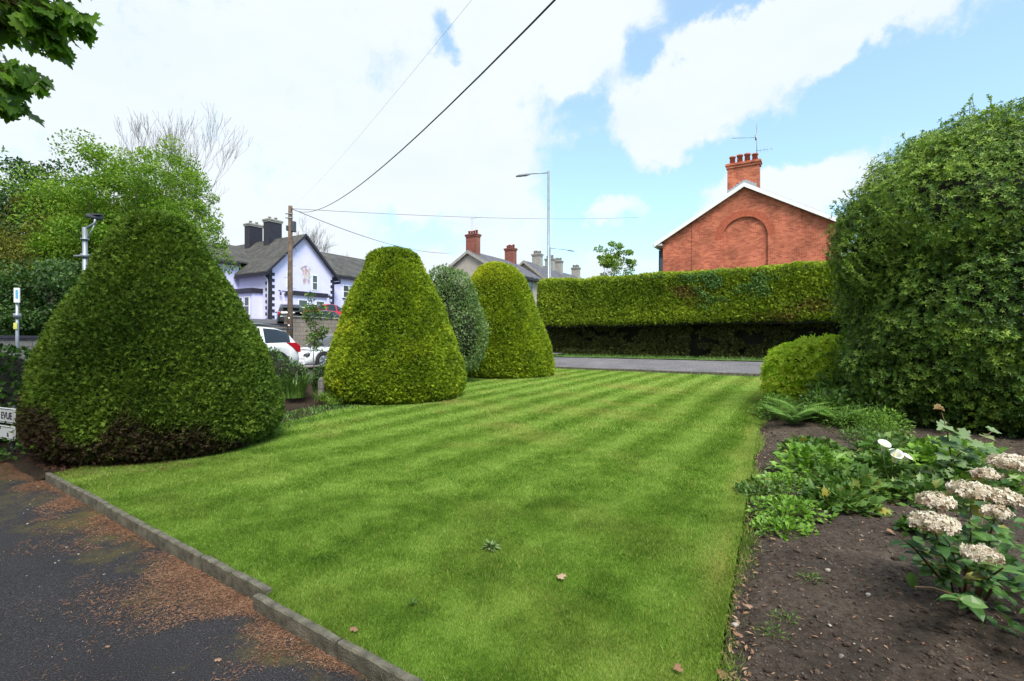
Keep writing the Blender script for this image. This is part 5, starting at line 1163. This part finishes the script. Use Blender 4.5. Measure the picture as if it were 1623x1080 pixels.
# ferns
def fern(x, y, n, L, label, s=0):
    random.seed(s); z = bz(x, y); V, F, ti = [], [], []
    for i in range(n):
        a = i*2.4+random.gauss(0, .2); d = np.array([math.cos(a), math.sin(a), 0]); sd2 = np.array([-d[1], d[0], 0]); Lf = L*random.uniform(.7, 1.1); e = random.uniform(.85, 1.45); K = 22; prev = None
        for j in range(K):
            f = (j+1)/K; p = d*(Lf*f*math.cos(e*(1-.5*f)))+np.array([0, 0, Lf*(f*math.sin(e)-.42*f*f)]); wl = Lf*.24*math.sin(math.pi*min(1, f*.9+.08))**.8
            for sg in (-1, 1):
                o = len(V); q = p+sd2*sg*wl+d*wl*.35+np.array([0, 0, -wl*.25]); w = d*Lf/K*.42; m = (p+q)/2
                V += [p, m+w, q, m-w]; F.append([o, o+1, o+2, o+3]); t = random.uniform(.3, .9); ti += [[t, 0]]*4
    ob = npmesh('fern', np.array(V), [np.array(F)], MAT['fern'], None, np.array(ti)); ob.location = (x, y, z+.02); tag(ob, label, 'fern', 'ferns in the flower bed')
fern(4.85, 8.75, 26, .62, 'green fern nearest the lawn edge, left of the other ferns', 1); fern(5.35, 9.35, 26, .72, 'fern behind the others, touching the light green shrub', 2); fern(5.6, 8.6, 24, .62, 'fern on the right of the group, before the huge shrub', 3)
def leafy(name, x, y, h, rad_, n, leaf, mat, label, cat='plant', width=.6, tmpl=RH2, alt=0, group=None, stems=6, flat=.5, zoff=0, stm='stem'):
    """bushy perennial: leaves on a mound plus fine stems"""
    z = bz(x, y)+zoff; root = empty(name, (x, y, z), 0, label, cat, group); D = rdir(n); D[:, 2] = np.abs(D[:, 2]); rr = rng.random(n)**.4
    P = D*np.array([rad_, rad_, h])*rr[:, None]*(1+.3*(fbm(D[:, 0]*3+x, D[:, 1]*3, D[:, 2]*3)-.5))[:, None]; U = nz(D*.8+rdir(n)*.6+np.array([0, 0, -.05])); nn = nz(rdir(n)*.55+np.array([0, 0, 1])*flat*2)
    scatter('foliage', tmpl, P, U, nn, leaf*rng.uniform(.55, 1.25, n), mat, root, None, (rng.random(n) < alt)*rng.random(n), width=width, rnd=.9)
    bm = bmesh.new()
    for i in range(stems):
        q = P[i]; tube(bm, [(0, 0, -.03), tuple(q*np.array([.5, .5, .7])), tuple(q)], [.004, .003, .002], 4, False)
    bmobj('stems', bm, MAT[stm], root); return root
leafy('leafy_perennial', 6.35, 9.9, .85, .55, 1100, .12, MAT['perennial'], 'tall broad-leaved dark plant between the ferns and the light green shrub', width=.6)
leafy('leafy_perennial', 5.62, 8.15, .40, .50, 900, .06, MAT['fern'], 'feathery green plant beside the ferns, at the foot of the huge shrub', width=.35)
leafy('variegated_plant', 5.75, 7.75, .45, .34, 700, .055, MAT['brightcover'], 'small plant with yellow tipped leaves under the huge shrub', alt=.2, width=.4)
leafy('leafy_perennial', 5.2, 7.5, .22, .32, 500, .05, MAT['perennial'], 'low green mound at the far end of the bare soil', width=.5)
leafy('maroon_leaved_plant', 4.85, 6.55, .10, .16, 180, .05, simple('maroon_leaf', (.12, .015, .03), .5), 'tiny maroon-leaved plant near the white arum flowers', width=.6)
leafy('leafy_perennial', 5.85, 9.3, .60, .55, 1000, .10, MAT['perennial'], 'round-leaved plant directly behind the ferns', width=.7)
leafy('leafy_perennial', 5.2, 9.9, .45, .45, 800, .09, MAT['fern'], 'green clump at the left foot of the yellow-green shrub by the lawn', width=.5)
leafy('leafy_perennial', 6.1, 8.5, .45, .55, 1100, .06, MAT['perennial'], 'fine-leaved green plant at the foot of the huge shrub, right of the ferns', width=.35)
GP = 'leafy plants in the middle of the flower bed'
MT = maple_template()
for i, (x, y, h, r_, n, lf, lab, mt, tm) in enumerate([
    (2.55, 4.62, .12, .34, 560, .055, 'bright green low mat of rounded leaves spilling to the lawn edge', 'brightcover', RH2),
    (2.30, 4.25, .07, .27, 380, .05, 'brightest low mat nearest the camera beside the lawn edge', 'brightcover', RH2),
    (2.62, 5.25, .15, .30, 360, .055, 'loose small-leaved plant behind the bright green mat', 'perennial', RH2),
    (3.10, 4.75, .22, .36, 330, .085, 'lobed-leaved geranium plant beside the bright green mat', 'perennial', MT),
    (3.50, 5.2, .26, .42, 430, .085, 'larger lobed-leaved geranium behind the nearer one', 'perennial', MT),
    (3.55, 5.95, .30, .45, 430, .09, 'lobed-leaved geranium mound left of the white arum flowers', 'brightcover', MT),
    (4.35, 6.0, .18, .50, 480, .09, 'leafy geranium mound below the white arum flowers', 'perennial', MT),
    (4.75, 5.25, .24, .45, 400, .09, 'green leafy mound between the arum lilies and the hydrangea', 'perennial', MT),
    (5.2, 5.9, .35, .55, 480, .10, 'green leafy mound under the maple sapling', 'brightcover', MT),
    (4.0, 6.7, .24, .45, 430, .085, 'leafy mound at the far side of the bed plants, behind the arum flowers', 'perennial', MT),
    (5.0, 6.6, .30, .50, 480, .09, 'leafy mound at the foot of the huge shrub behind the maple sapling', 'perennial', MT),
    (4.0, 4.9, .22, .36, 360, .08, 'low geranium clump left of the hydrangea stems', 'perennial', MT),
    (2.95, 5.5, .12, .30, 330, .05, 'low small-leaved mat behind the thin weeds', 'brightcover', RH2),
    (3.3, 4.1, .10, .14, 60, .08, 'small lobed-leaved seedling with a yellowing leaf on the bare soil', 'perennial', MT)]):
    leafy('bed_plant', x, y, h, r_, n, lf, MAT[mt], lab, 'plant', .75 if tm is MT else .8, tm, .06, GP, 12)
# taller arching twigs and thin plants
def spindly(x, y, h, n, label, m='perennial', s=1):
    random.seed(s); root = empty('spindly_plant', (x, y, bz(x, y)), 0, label, 'plant'); bm = bmesh.new(); PP, UU = [], []
    for i in range(n):
        a = random.uniform(0, 6.28); pts = [Vector((random.gauss(0, .02), random.gauss(0, .02), -.02))]; d = Vector((math.cos(a)*.2, math.sin(a)*.2, 1))
        for j in range(6): pts.append(pts[-1]+d.normalized()*h/6*random.uniform(.8, 1.1)); d += Vector((random.gauss(0, .08), random.gauss(0, .08), 0))
        tube(bm, pts, [.004-.0004*j for j in range(7)], 4, False)
        for j in range(26): f = random.uniform(.15, 1)*5.99; q = pts[int(f)].lerp(pts[int(f)+1], f % 1); PP.append(tuple(q)); UU.append((random.gauss(0, 1), random.gauss(0, 1), random.uniform(0, 1)))
    bmobj('stems', bm, MAT['stem'], root); PP = np.array(PP); UU = nz(np.array(UU)); k = len(PP); scatter('leaves', RH2, PP, UU, nz(rdir(k)+np.array([0, 0, 1])), .035*rng.uniform(.5, 1.4, k), MAT[m], root, width=.4, rnd=.9)
spindly(3.35, 5.55, .42, 3, 'thin upright weed standing on the bare soil, taller one', s=3); spindly(2.78, 4.95, .28, 3, 'thin upright weed standing on the bare soil, shorter one', s=5)
# arum lilies
def arum():
    x, y = 4.12, 5.55; z = bz(x, y); root = empty('arum_lily', (x, y, z), 0, 'arum lily with white funnel flowers above green leaves', 'flower')
    V, F, ti = [], [], []
    for i in range(11):      # arrow-shaped leaves on stalks
        a = random.uniform(0, 6.28); d = np.array([math.cos(a), math.sin(a), 0]); sd2 = np.array([-d[1], d[0], 0]); h = random.uniform(.2, .42); b = d*random.uniform(.05, .16)+np.array([0, 0, h]); L = random.uniform(.16, .26); o = len(V); t = random.random()
        prof2 = [(0, .10, .0), (.15, .38, .01), (.45, .34, .02), (.75, .17, -.02), (1, .0, -.10)]
        for f, w, dz in prof2:
            c = b+d*L*f+np.array([0, 0, L*(.35*f-.3*f*f)+dz*L]); V += [c-sd2*L*w+np.array([0, 0, .03]), c, c+sd2*L*w+np.array([0, 0, .03])]; ti += [[t, 0]]*3
        for j in range(4):
            for q in (0, 1): F.append([o+3*j+q, o+3*j+q+1, o+3*j+q+4, o+3*j+q+3])
    lv = npmesh('leaves', np.array(V), [np.array(F)], MAT['perennial'], root, np.array(ti), smooth=True)
    def flower(px, py, pz, az, tilt, s):
        bm = bmesh.new(); tube(bm, [(0.02, 0, 0), (px*.5, py*.5, pz*.5), (px, py, pz)], [.008, .007, .006], 6); st_ = bmobj('flower_stem', bm, MAT['stem'], root)
        bm = bmesh.new(); nr, na = 9, 28; G = []
        for i in range(nr):
            f = i/(nr-1); rr = s*(.16+.26*f+.36*f**2.4); row = []
            for j in range(na):
                a = 2*math.pi*j/na; ext = 1+.35*f*f*max(0, math.cos(a))**2-.12*f*max(0, -math.cos(a)); zz = s*(1.5*f-.35*f**5*(.6+.6*math.cos(a)))
                row.append(bm.verts.new((rr*ext*math.cos(a), rr*math.sin(a), zz)))
            G.append(row)
        for A, B in zip(G, G[1:]):
            for j in range(na): bm.faces.new((A[j], A[(j+1) % na], B[(j+1) % na], B[j])).smooth = True
        bm.faces.new(G[0][::-1]); bmesh.ops.transform(bm, matrix=Matrix.Translation((px, py, pz)) @ Matrix.Rotation(az, 4, 'Z') @ Matrix.Rotation(tilt, 4, 'Y'), verts=bm.verts)
        fl = bmobj('flower', bm, MAT['callapetal'], root, smooth=True)
        so = fl.modifiers.new('solid', 'SOLIDIFY'); so.thickness = .002
        bm = bmesh.new(); tube(bm, [(px, py, pz+.01), (px, py, pz+s*1.1)], [.006, .004], 6); bmobj('spadix', bm, simple('spadix_yellow', (.7, .5, .08), .6), fl)
    flower(-.03, .02, .36, rad(-90), rad(14), .078); flower(-.02, -.14, .275, rad(-105), rad(16), .088); flower(.07, -.16, .29, rad(-60), rad(22), .055)
arum()
# maple sapling with large leaves, reddish at the tip
def sapling():
    x, y = 4.55, 5.25; z = bz(x, y); root = empty('maple_sapling', (x, y, z), 0, 'young maple sapling with big lobed leaves, reddish at the top', 'plant'); bm = bmesh.new()
    tube(bm, [(0, 0, -.05), (.02, 0, .3), (-.03, 0, .62), (-.10, 0, .86)], [.010, .008, .006, .003], 6); tube(bm, [(.02, 0, .3), (.3, -.05, .55), (.42, -.05, .62)], [.006, .004, .003], 5); tube(bm, [(.02, 0, .22), (.22, .1, .40), (.40, .1, .45)], [.006, .004, .003], 5); bmobj('stems', bm, MAT['brownstem'], root)
    L = [(-.10, 0, .86, -.6, .1, .2, 1), (-.10, 0, .86, .7, 0, .13, .7), (-.10, 0, .84, .1, -.6, .15, .8), (-.03, 0, .66, -.9, -.2, .24, 0), (-.03, -.02, .62, .3, -.9, .26, 0), (.05, -.05, .60, .2, -.5, .24, 0), (.0, 0, .5, -.9, -.4, .26, 0), (.02, 0, .45, .8, -.5, .22, 0), (.1, 0, .42, -.3, -.9, .22, 0), (.42, 0, .62, .8, -.3, .20, 0), (.36, 0, .56, .2, -.9, .22, .2), (.40, 0, .45, .8, -.5, .20, 0), (.22, 0, .36, .1, -.9, .22, 0), (.1, 0, .3, -.5, -.8, .22, 0), (-.05, 0, .35, -.9, -.3, .22, 0), (.3, .1, .3, .6, -.7, .2, 0), (.0, .1, .25, .2, -.9, .2, 0), (.5, .1, .38, .7, -.6, .2, 0), (.15, -.1, .50, .5, -.8, .2, 0)]
    L = L+[(random.uniform(-.15, .6), random.uniform(-.1, .25), random.uniform(.12, .5), random.gauss(0, 1), random.uniform(-1, .3), random.uniform(.13, .20), 0) for _ in range(42)]
    A = np.array(L); P = A[:, :3]; U = nz(np.stack([A[:, 3], A[:, 4], -.25*np.ones(len(A))], 1)); nn = nz(np.stack([.2*rng.normal(size=len(A)), -.5+.2*rng.normal(size=len(A)), np.ones(len(A))], 1))
    scatter('leaves', maple_template(), P, U, nn, A[:, 5]*(.55-.2*A[:, 6]), MAT['sapling'], root, np.clip(.5+.3*rng.normal(size=len(A)), 0, 1), A[:, 6]*.8)
sapling()
# hydrangea in the right foreground
def hydrangea():
    bx, by = 2.72, 3.02; z = bz(bx, by); root = empty('hydrangea', (bx, by, z), 0, 'hydrangea with faded cream flower heads in the right foreground', 'flowering shrub')
    heads = [(1480, 830, 2.72, .118), (1482, 795, 2.95, .105), (1540, 780, 3.0, .125), (1585, 788, 2.95, .105), (1556, 880, 2.42, .085), (1578, 812, 2.75, .07), (1600, 735, 3.55, .135), (1562, 753, 3.5, .09)]
    hp_ = []
    for u, v, Y, r_ in heads: p = at(u, v, Y); hp_.append((np.array(p)-np.array([bx, by, z]), r_*.92))
    bm = bmesh.new()
    ends = [tuple(p-np.array([0, 0, r_*.3])) for p, r_ in hp_]+[tuple(np.array(at(1425, 850, 2.85))-np.array([bx, by, z])), tuple(np.array(at(1450, 930, 2.6))-np.array([bx, by, z])), tuple(np.array(at(1520, 950, 2.3))-np.array([bx, by, z])), tuple(np.array(at(1590, 900, 2.3))-np.array([bx, by, z])), tuple(np.array(at(1540, 830, 2.7))-np.array([bx, by, z]))]
    nodes = []
    for e in ends:
        e = Vector(e); s0 = Vector((random.gauss(0, .04), random.gauss(0, .04), -.04)); m1 = s0.lerp(e, .4)+Vector((random.gauss(0, .03), random.gauss(0, .03), .04)); m2 = s0.lerp(e, .75)+Vector((0, 0, .03)); tube(bm, [s0, m1, m2, e], [.010, .007, .005, .0035], 6)
        for f in np.linspace(.30, .97, 9): nodes.append((m1.lerp(m2, (f-.3)/.4) if f < .7 else m2.lerp(e, (f-.7)/.3), (e-m1).normalized()))
    bmobj('stems', bm, MAT['brownstem'], root)
    # broad ovate leaves in pairs
    LV = np.array([(0, 0, 0), (.12, .16, .02), (.12, 0, -.01), (.12, -.16, .02), (.42, .31, .05), (.42, 0, -.01), (.42, -.31, .05), (.75, .20, .0), (.75, 0, -.05), (.75, -.20, .0), (1, 0, -.16)])
    LF = [np.array([[1, 4, 5, 2], [2, 5, 6, 3], [4, 7, 8, 5], [5, 8, 9, 6]]), np.array([[0, 1, 2], [0, 2, 3], [7, 10, 8], [8, 10, 9]])]
    PP, UU = [], []
    for p, d in nodes:
        a = random.uniform(0, 6.28)
        for q in (0, math.pi):
            PP.append(tuple(p)); UU.append((math.cos(a+q), math.sin(a+q), random.uniform(-.35, .35)))
    for i in range(460):
        q = np.array([random.uniform(-.30, .95), random.uniform(-.75, .45), random.uniform(.02, .40)]); PP.append(tuple(q)); UU.append((random.gauss(0, 1), random.gauss(-.3, 1), random.uniform(-.4, .3)))
    PP, UU = np.array(PP), nz(np.array(UU)); n = len(PP)
    # keep the soil in front of the shrub open
    W0 = PP+np.array([bx, by, z]); u = 811.5+800*W0[:, 0]/W0[:, 1]; v = 540-(W0[:, 2]-1.6)/W0[:, 1]*800; ok = (W0[:, 1] > 1.2) & (u > 1430) & ~((u < 1520) & (v > 925)) & ~((u < 1560) & (v > 990)) & (PP[:, 2] > .01); PP, UU = PP[ok], UU[ok]; n = len(PP)
    o = scatter('leaves', (LV, LF), PP, UU, nz(np.array([0, -.25, 1])+.35*rng.normal(size=(n, 3))), .098*rng.uniform(.6, 1.2, n), MAT['hydleaf'], root, None, (rng.random(n) < .10)*.8, rnd=.9)
    for i, (p, r_) in enumerate(hp_):
        m = int(430*(r_/.12)**2); D = rdir(m); D[:, 2] = np.abs(D[:, 2])*1.0-.28; D = nz(D); P = D*np.array([r_, r_, r_*.52])*(1+.22*(fbm(D[:, 0]*4, D[:, 1]*4, i, 2)-.5))[:, None]*(1-.22*rng.random(m))[:, None]
        # four-petalled florets
        fl = []
        for k in range(4):
            a = k*math.pi/2; c, s2 = math.cos(a), math.sin(a)
            for x_, y_, z_ in ((0, 0, 0), (.55, .38, .10), (1, 0, .02), (.55, -.38, .10)): fl.append((x_*c-y_*s2, x_*s2+y_*c, z_))
        T = (np.array(fl), [np.array([[4*k, 4*k+1, 4*k+2, 4*k+3] for k in range(4)])])
        nn = nz(D+.45*rng.normal(size=(m, 3)))
        brown = np.clip(.75*(D[:, 2] < .12)+.25*(rng.random(m) < .16)+(.5 if i in (5, 7) else 0)*(rng.random(m) < .6), 0, 1)*rng.random(m)
        h_ = scatter('flower_head', T, P, nz(np.cross(nn, rdir(m))), nn, .0165*rng.uniform(.7, 1.3, m), MAT['petal'], root, None, brown, rnd=.9); h_.location = tuple(p)
hydrangea()
# thistle-like weed and litter on the lawn
def weed(x, y, n, L, label, m='silver'):
    V = rdir(n); V[:, 2] = np.abs(V[:, 2])*.35; P = np.zeros((n, 3)); o = scatter('lawn_weed', RH2, P, nz(V), nz(rdir(n)*.3+np.array([0, 0, 1])), L*rng.uniform(.6, 1.1, n), MAT[m], None, width=.28, rnd=.8); o.location = (x, y, float(g(x, y))+.012); tag(o, label, 'weed')
x, y, _ = at(778, 872, 3.86); weed(-.162, 3.86, 55, .085, 'grey-green spiky weed growing in the lawn')
weed(-.60, 3.05, 18, .045, 'small green weed low on the lawn near the kerb', 'perennial')
def dead(x, y, z, s, label, alt=.0):
    o = scatter('fallen_leaf', MT, np.zeros((1, 3)), nz(np.array([[random.gauss(0, 1), random.gauss(0, 1), .05]])), nz(np.array([[.2, -.3, 1.]])), s*.55, MAT['deadleaf'], None, np.array([random.uniform(.1, .9)])); o.location = (x, y, z); tag(o, label, 'leaf', 'fallen leaves')
for (u, v, lab, s, surf) in [(893, 922, 'single curled brown leaf lying on the lawn', .10, 'l'), (1078, 1068, 'reddish leaf at the bottom edge of the lawn near the bed', .07, 'l'), (1183, 957, 'large pinkish dead leaf at the lawn and soil edge', .10, 'b'), (1170, 1005, 'pale pink dead leaf on the soil edge, second nearest the camera', .085, 'b'), (1140, 1066, 'tan dead leaf on the soil at the bottom edge', .09, 'b'),
                             (1415, 855, 'orange brown dead leaf on the soil beside the hydrangea', .11, 'b'), (1225, 860, 'pale dead leaf on the soil under the bright green mat', .07, 'b'), (1298, 765, 'light dry leaf on the far bare soil', .08, 'b'), (345, 1052, 'pale leaf flattened on the asphalt near the bottom edge', .055, 't'), (560, 1008, 'dark red leaf on the lawn close to the kerb', .07, 'l'), (170, 1030, 'small tan leaf on the dark asphalt', .035, 't')]:
    h0 = -.085 if surf == 't' else .0; Y = (1.6-h0)*800/(v-540); x = (u-811.5)/800*Y
    z = bz(x, Y)+.02 if surf == 'b' else float(g(x, Y))+.03 if surf == 'l' else -.07
    dead(x, Y, z, s, lab)
# pebbles, clods and twigs over the soil
ICO = (np.array([(1, 0, 0), (-1, 0, 0), (0, 1, 0), (0, -1, 0), (0, 0, .7), (0, 0, -.7)]), [np.array([[0, 2, 4], [2, 1, 4], [1, 3, 4], [3, 0, 4], [2, 0, 5], [1, 2, 5], [3, 1, 5], [0, 3, 5]])])
bmi = bmesh.new(); bmesh.ops.create_icosphere(bmi, subdivisions=1, radius=1); IC = (np.array([tuple(v.co) for v in bmi.verts])*np.array([1, .75, .55]), [np.array([[v.index for v in f.verts] for f in bmi.faces])]); bmi.free()
def on_bed(n, ymax, lo=.03, hi=4):
    a = rng.uniform(0, 1, n)**1.6*ymax; off = rng.uniform(lo, hi, n); x = LB[0]+EDGE[0]*a+EN[0]*off; y = LB[1]+EDGE[1]*a+EN[1]*off; return x, y
def soil_bits(name, n, size, mat, label, cat, ymax=9, hi=4, zo=0):
    x, y = on_bed(n, ymax, .02, hi); s = size*np.exp(rng.normal(0, .5, n)); P = np.stack([x, y, bedz(x, y)+s*.25+zo], 1)
    o = scatter(name, IC, P, nz(rdir(n)*np.array([1, 1, .3])), nz(rdir(n)*.5+np.array([0, 0, 1])), s, mat, None, None, rnd=1); tag(o, label, cat, kind='stuff')
soil_bits('soil_clods', 26000, .0060, MAT['clod'], 'crumbly dark clods of soil over the flower bed', 'soil'); soil_bits('pebbles', 2600, .0042, MAT['pebble'], 'small grey and pale stones on the flower bed soil', 'stones')
for i, (u, v, s, lab) in enumerate([(1312, 917, .022, 'light grey round stone on the bare soil'), (1376, 956, .018, 'pale stone beside a dark one on the soil'), (1366, 950, .02, 'dark stone beside a pale one on the soil'), (1165, 985, .024, 'pinkish stone at the lawn edge')]):
    Y = 1.6*800/(v-540); x = (u-811.5)/800*Y; o = scatter('stone', IC, np.zeros((1, 3)), np.array([[1., .3, 0]]), np.array([[0, 0, 1.]]), s, MAT['pebble'], None, np.array([[.8, .95, .1, .85][i]]), rnd=0); o.location = (x, Y, bz(x, Y)+s*.4); tag(o, lab, 'stone', 'larger stones on the soil')
n = 2600; x, y = on_bed(n, 8, .0, 3.5); P = np.stack([x, y, bedz(x, y)+.006], 1); o = scatter('soil_litter', RH, P, nz(rdir(n)*np.array([1, 1, .15])), nz(rdir(n)*.4+np.array([0, 0, 1])), .022*rng.uniform(.4, 1.8, n), MAT['deadleaf'], None, width=.35, rnd=1); tag(o, 'scraps of dry leaf and stalk scattered on the soil', 'leaf litter', kind='stuff')
n = 800; a = rng.random(n)*12; off = np.abs(rng.normal(0, .10, n)); x, y = LB[0]+EDGE[0]*a+EN[0]*off, LB[1]+EDGE[1]*a+EN[1]*off; P = np.stack([x, y, bedz(x, y)+.008], 1); o = scatter('edge_litter', RH, P, nz(rdir(n)*np.array([1, 1, .3])), nz(rdir(n)*.4+np.array([0, 0, 1])), .035*rng.uniform(.4, 1.5, n), MAT['deadleaf'], None, width=.4, rnd=1); tag(o, 'pinkish dry leaf litter along the edge between lawn and soil', 'leaf litter', kind='stuff')
# seedlings on the soil
for x, y, lab in ((1.55, 2.85, 'small weed tuft on the soil at the lower edge of the bed'), (1.42, 2.75, 'smaller weed tuft left of the other at the bed edge'), (1.95, 3.3, 'tiny green seedling in the middle of the bare soil')):
    leafy('soil_weed', x, y, .05, .09, 90, .025, MAT['perennial'], lab, 'weed', .3, alt=.2, group='weed tufts on the soil', stems=3)
# orange-brown needle litter on the driveway beside the kerb
def needles():
    n = 150000; a = rng.uniform(-2.6, 7.2, n); d = rng.exponential(.24, n)+.03; x = KO[0]+KD[0]*a-KN[0]*d; y = KO[1]+KD[1]*a-KN[1]*d
    dens = fbm(x*2.2, y*2.2, 3, 4)+.22*np.exp(-d/.25)+.05*(fbm(x*11, y*11, 5, 2)-.5); keep = (rng.random(n) < np.clip((dens-.50)*4.5, .012, 1)) & (d < 2.4) & (y > .8)
    keep &= rng.random(n) < np.clip(1.1-d*.35, .1, 1)
    x, y = x[keep], y[keep]; n = len(x); zt = -.085+.012*fbm(x*.9, y*.9, 5); P = np.stack([x, y, zt+rng.uniform(.001, .010, n)], 1)
    o = scatter('needle_litter', RH, P, nz(rdir(n)*np.array([1, 1, .12])), nz(rdir(n)*.5+np.array([0, 0, 1])), .026*rng.uniform(.5, 1.4, n), MAT['litter'], None, width=.11, rnd=1); tag(o, 'rust-brown fallen yew needles drifted along the driveway kerb', 'needle litter', kind='stuff')
    n = 900; a = rng.uniform(-1, 8, n); d = rng.uniform(.02, 3.4, n); x = KO[0]+KD[0]*a-KN[0]*d; y = KO[1]+KD[1]*a-KN[1]*d; s = .0045*np.exp(rng.normal(0, .5, n)); P = np.stack([x, y, -.078+0*x], 1)
    o = scatter('grit', IC, P, nz(rdir(n)*np.array([1, 1, .1])), nz(rdir(n)*.3+np.array([0, 0, 1])), s, MAT['pebble'], None, rnd=1); tag(o, 'pale grit and bits of stone scattered on the asphalt', 'grit', kind='stuff')
needles()
# dry fallen foliage under the largest yew
n = 9000; a = rng.uniform(-3.2, 2.2, n); off = rng.uniform(.03, 1.2, n); x = KO[0]+KD[0]*a+KN[0]*off; y = KO[1]+KD[1]*a+KN[1]*off; keep = np.hypot(x+5.3, y-7.78) < 1.95; x, y = x[keep], y[keep]; n = len(x)
P = np.stack([x, y, g(x, y)+rng.uniform(0, .03, n)], 1); o = scatter('yew_litter', RH, P, nz(rdir(n)*np.array([1, 1, .4])), nz(rdir(n)*.5+np.array([0, 0, 1])), .04*rng.uniform(.5, 1.4, n), MAT['litter'], None, np.full(n, .15), width=.15, rnd=.3); tag(o, 'dark dry litter on the earth under the largest yew', 'leaf litter', kind='stuff')
# palm-like tuft rising behind the hedge before the brick house
blades_plant('cordyline', (11.2, 28.6, 4.1), 60, 1.0, .04, MAT['tree_lime'], 'spiky green tuft just above the hedge before the brick arch', .3, 'plant', .7)

# unseen house, added behind the camera to shade the foreground
r = empty('brick_house', (0, -3.4, 0), math.atan2(KD[1], KD[0])+.35, 'unseen red brick house added behind the camera to shade the foreground', 'house')
bm = bmesh.new(); prism(bm, [(-9, -.4), (0, -.4), (0, 5.6), (-4.5, 8.6), (-9, 5.6)], 'x', -11, 9); bmobj('wall', bm, MAT['redbrick_x'], r)
gable_roof(r, -11, 9, -9, 0, 5.6, 8.6, MAT['slateblue'], 'x')
for x in (-8, -4, 3.5, 7): window(r, (x, .002, .9), (-1, 0, 0), (0, 1, 0), 1.3, 1.4); window(r, (x, .002, 3.6), (-1, 0, 0), (0, 1, 0), 1.2, 1.3)
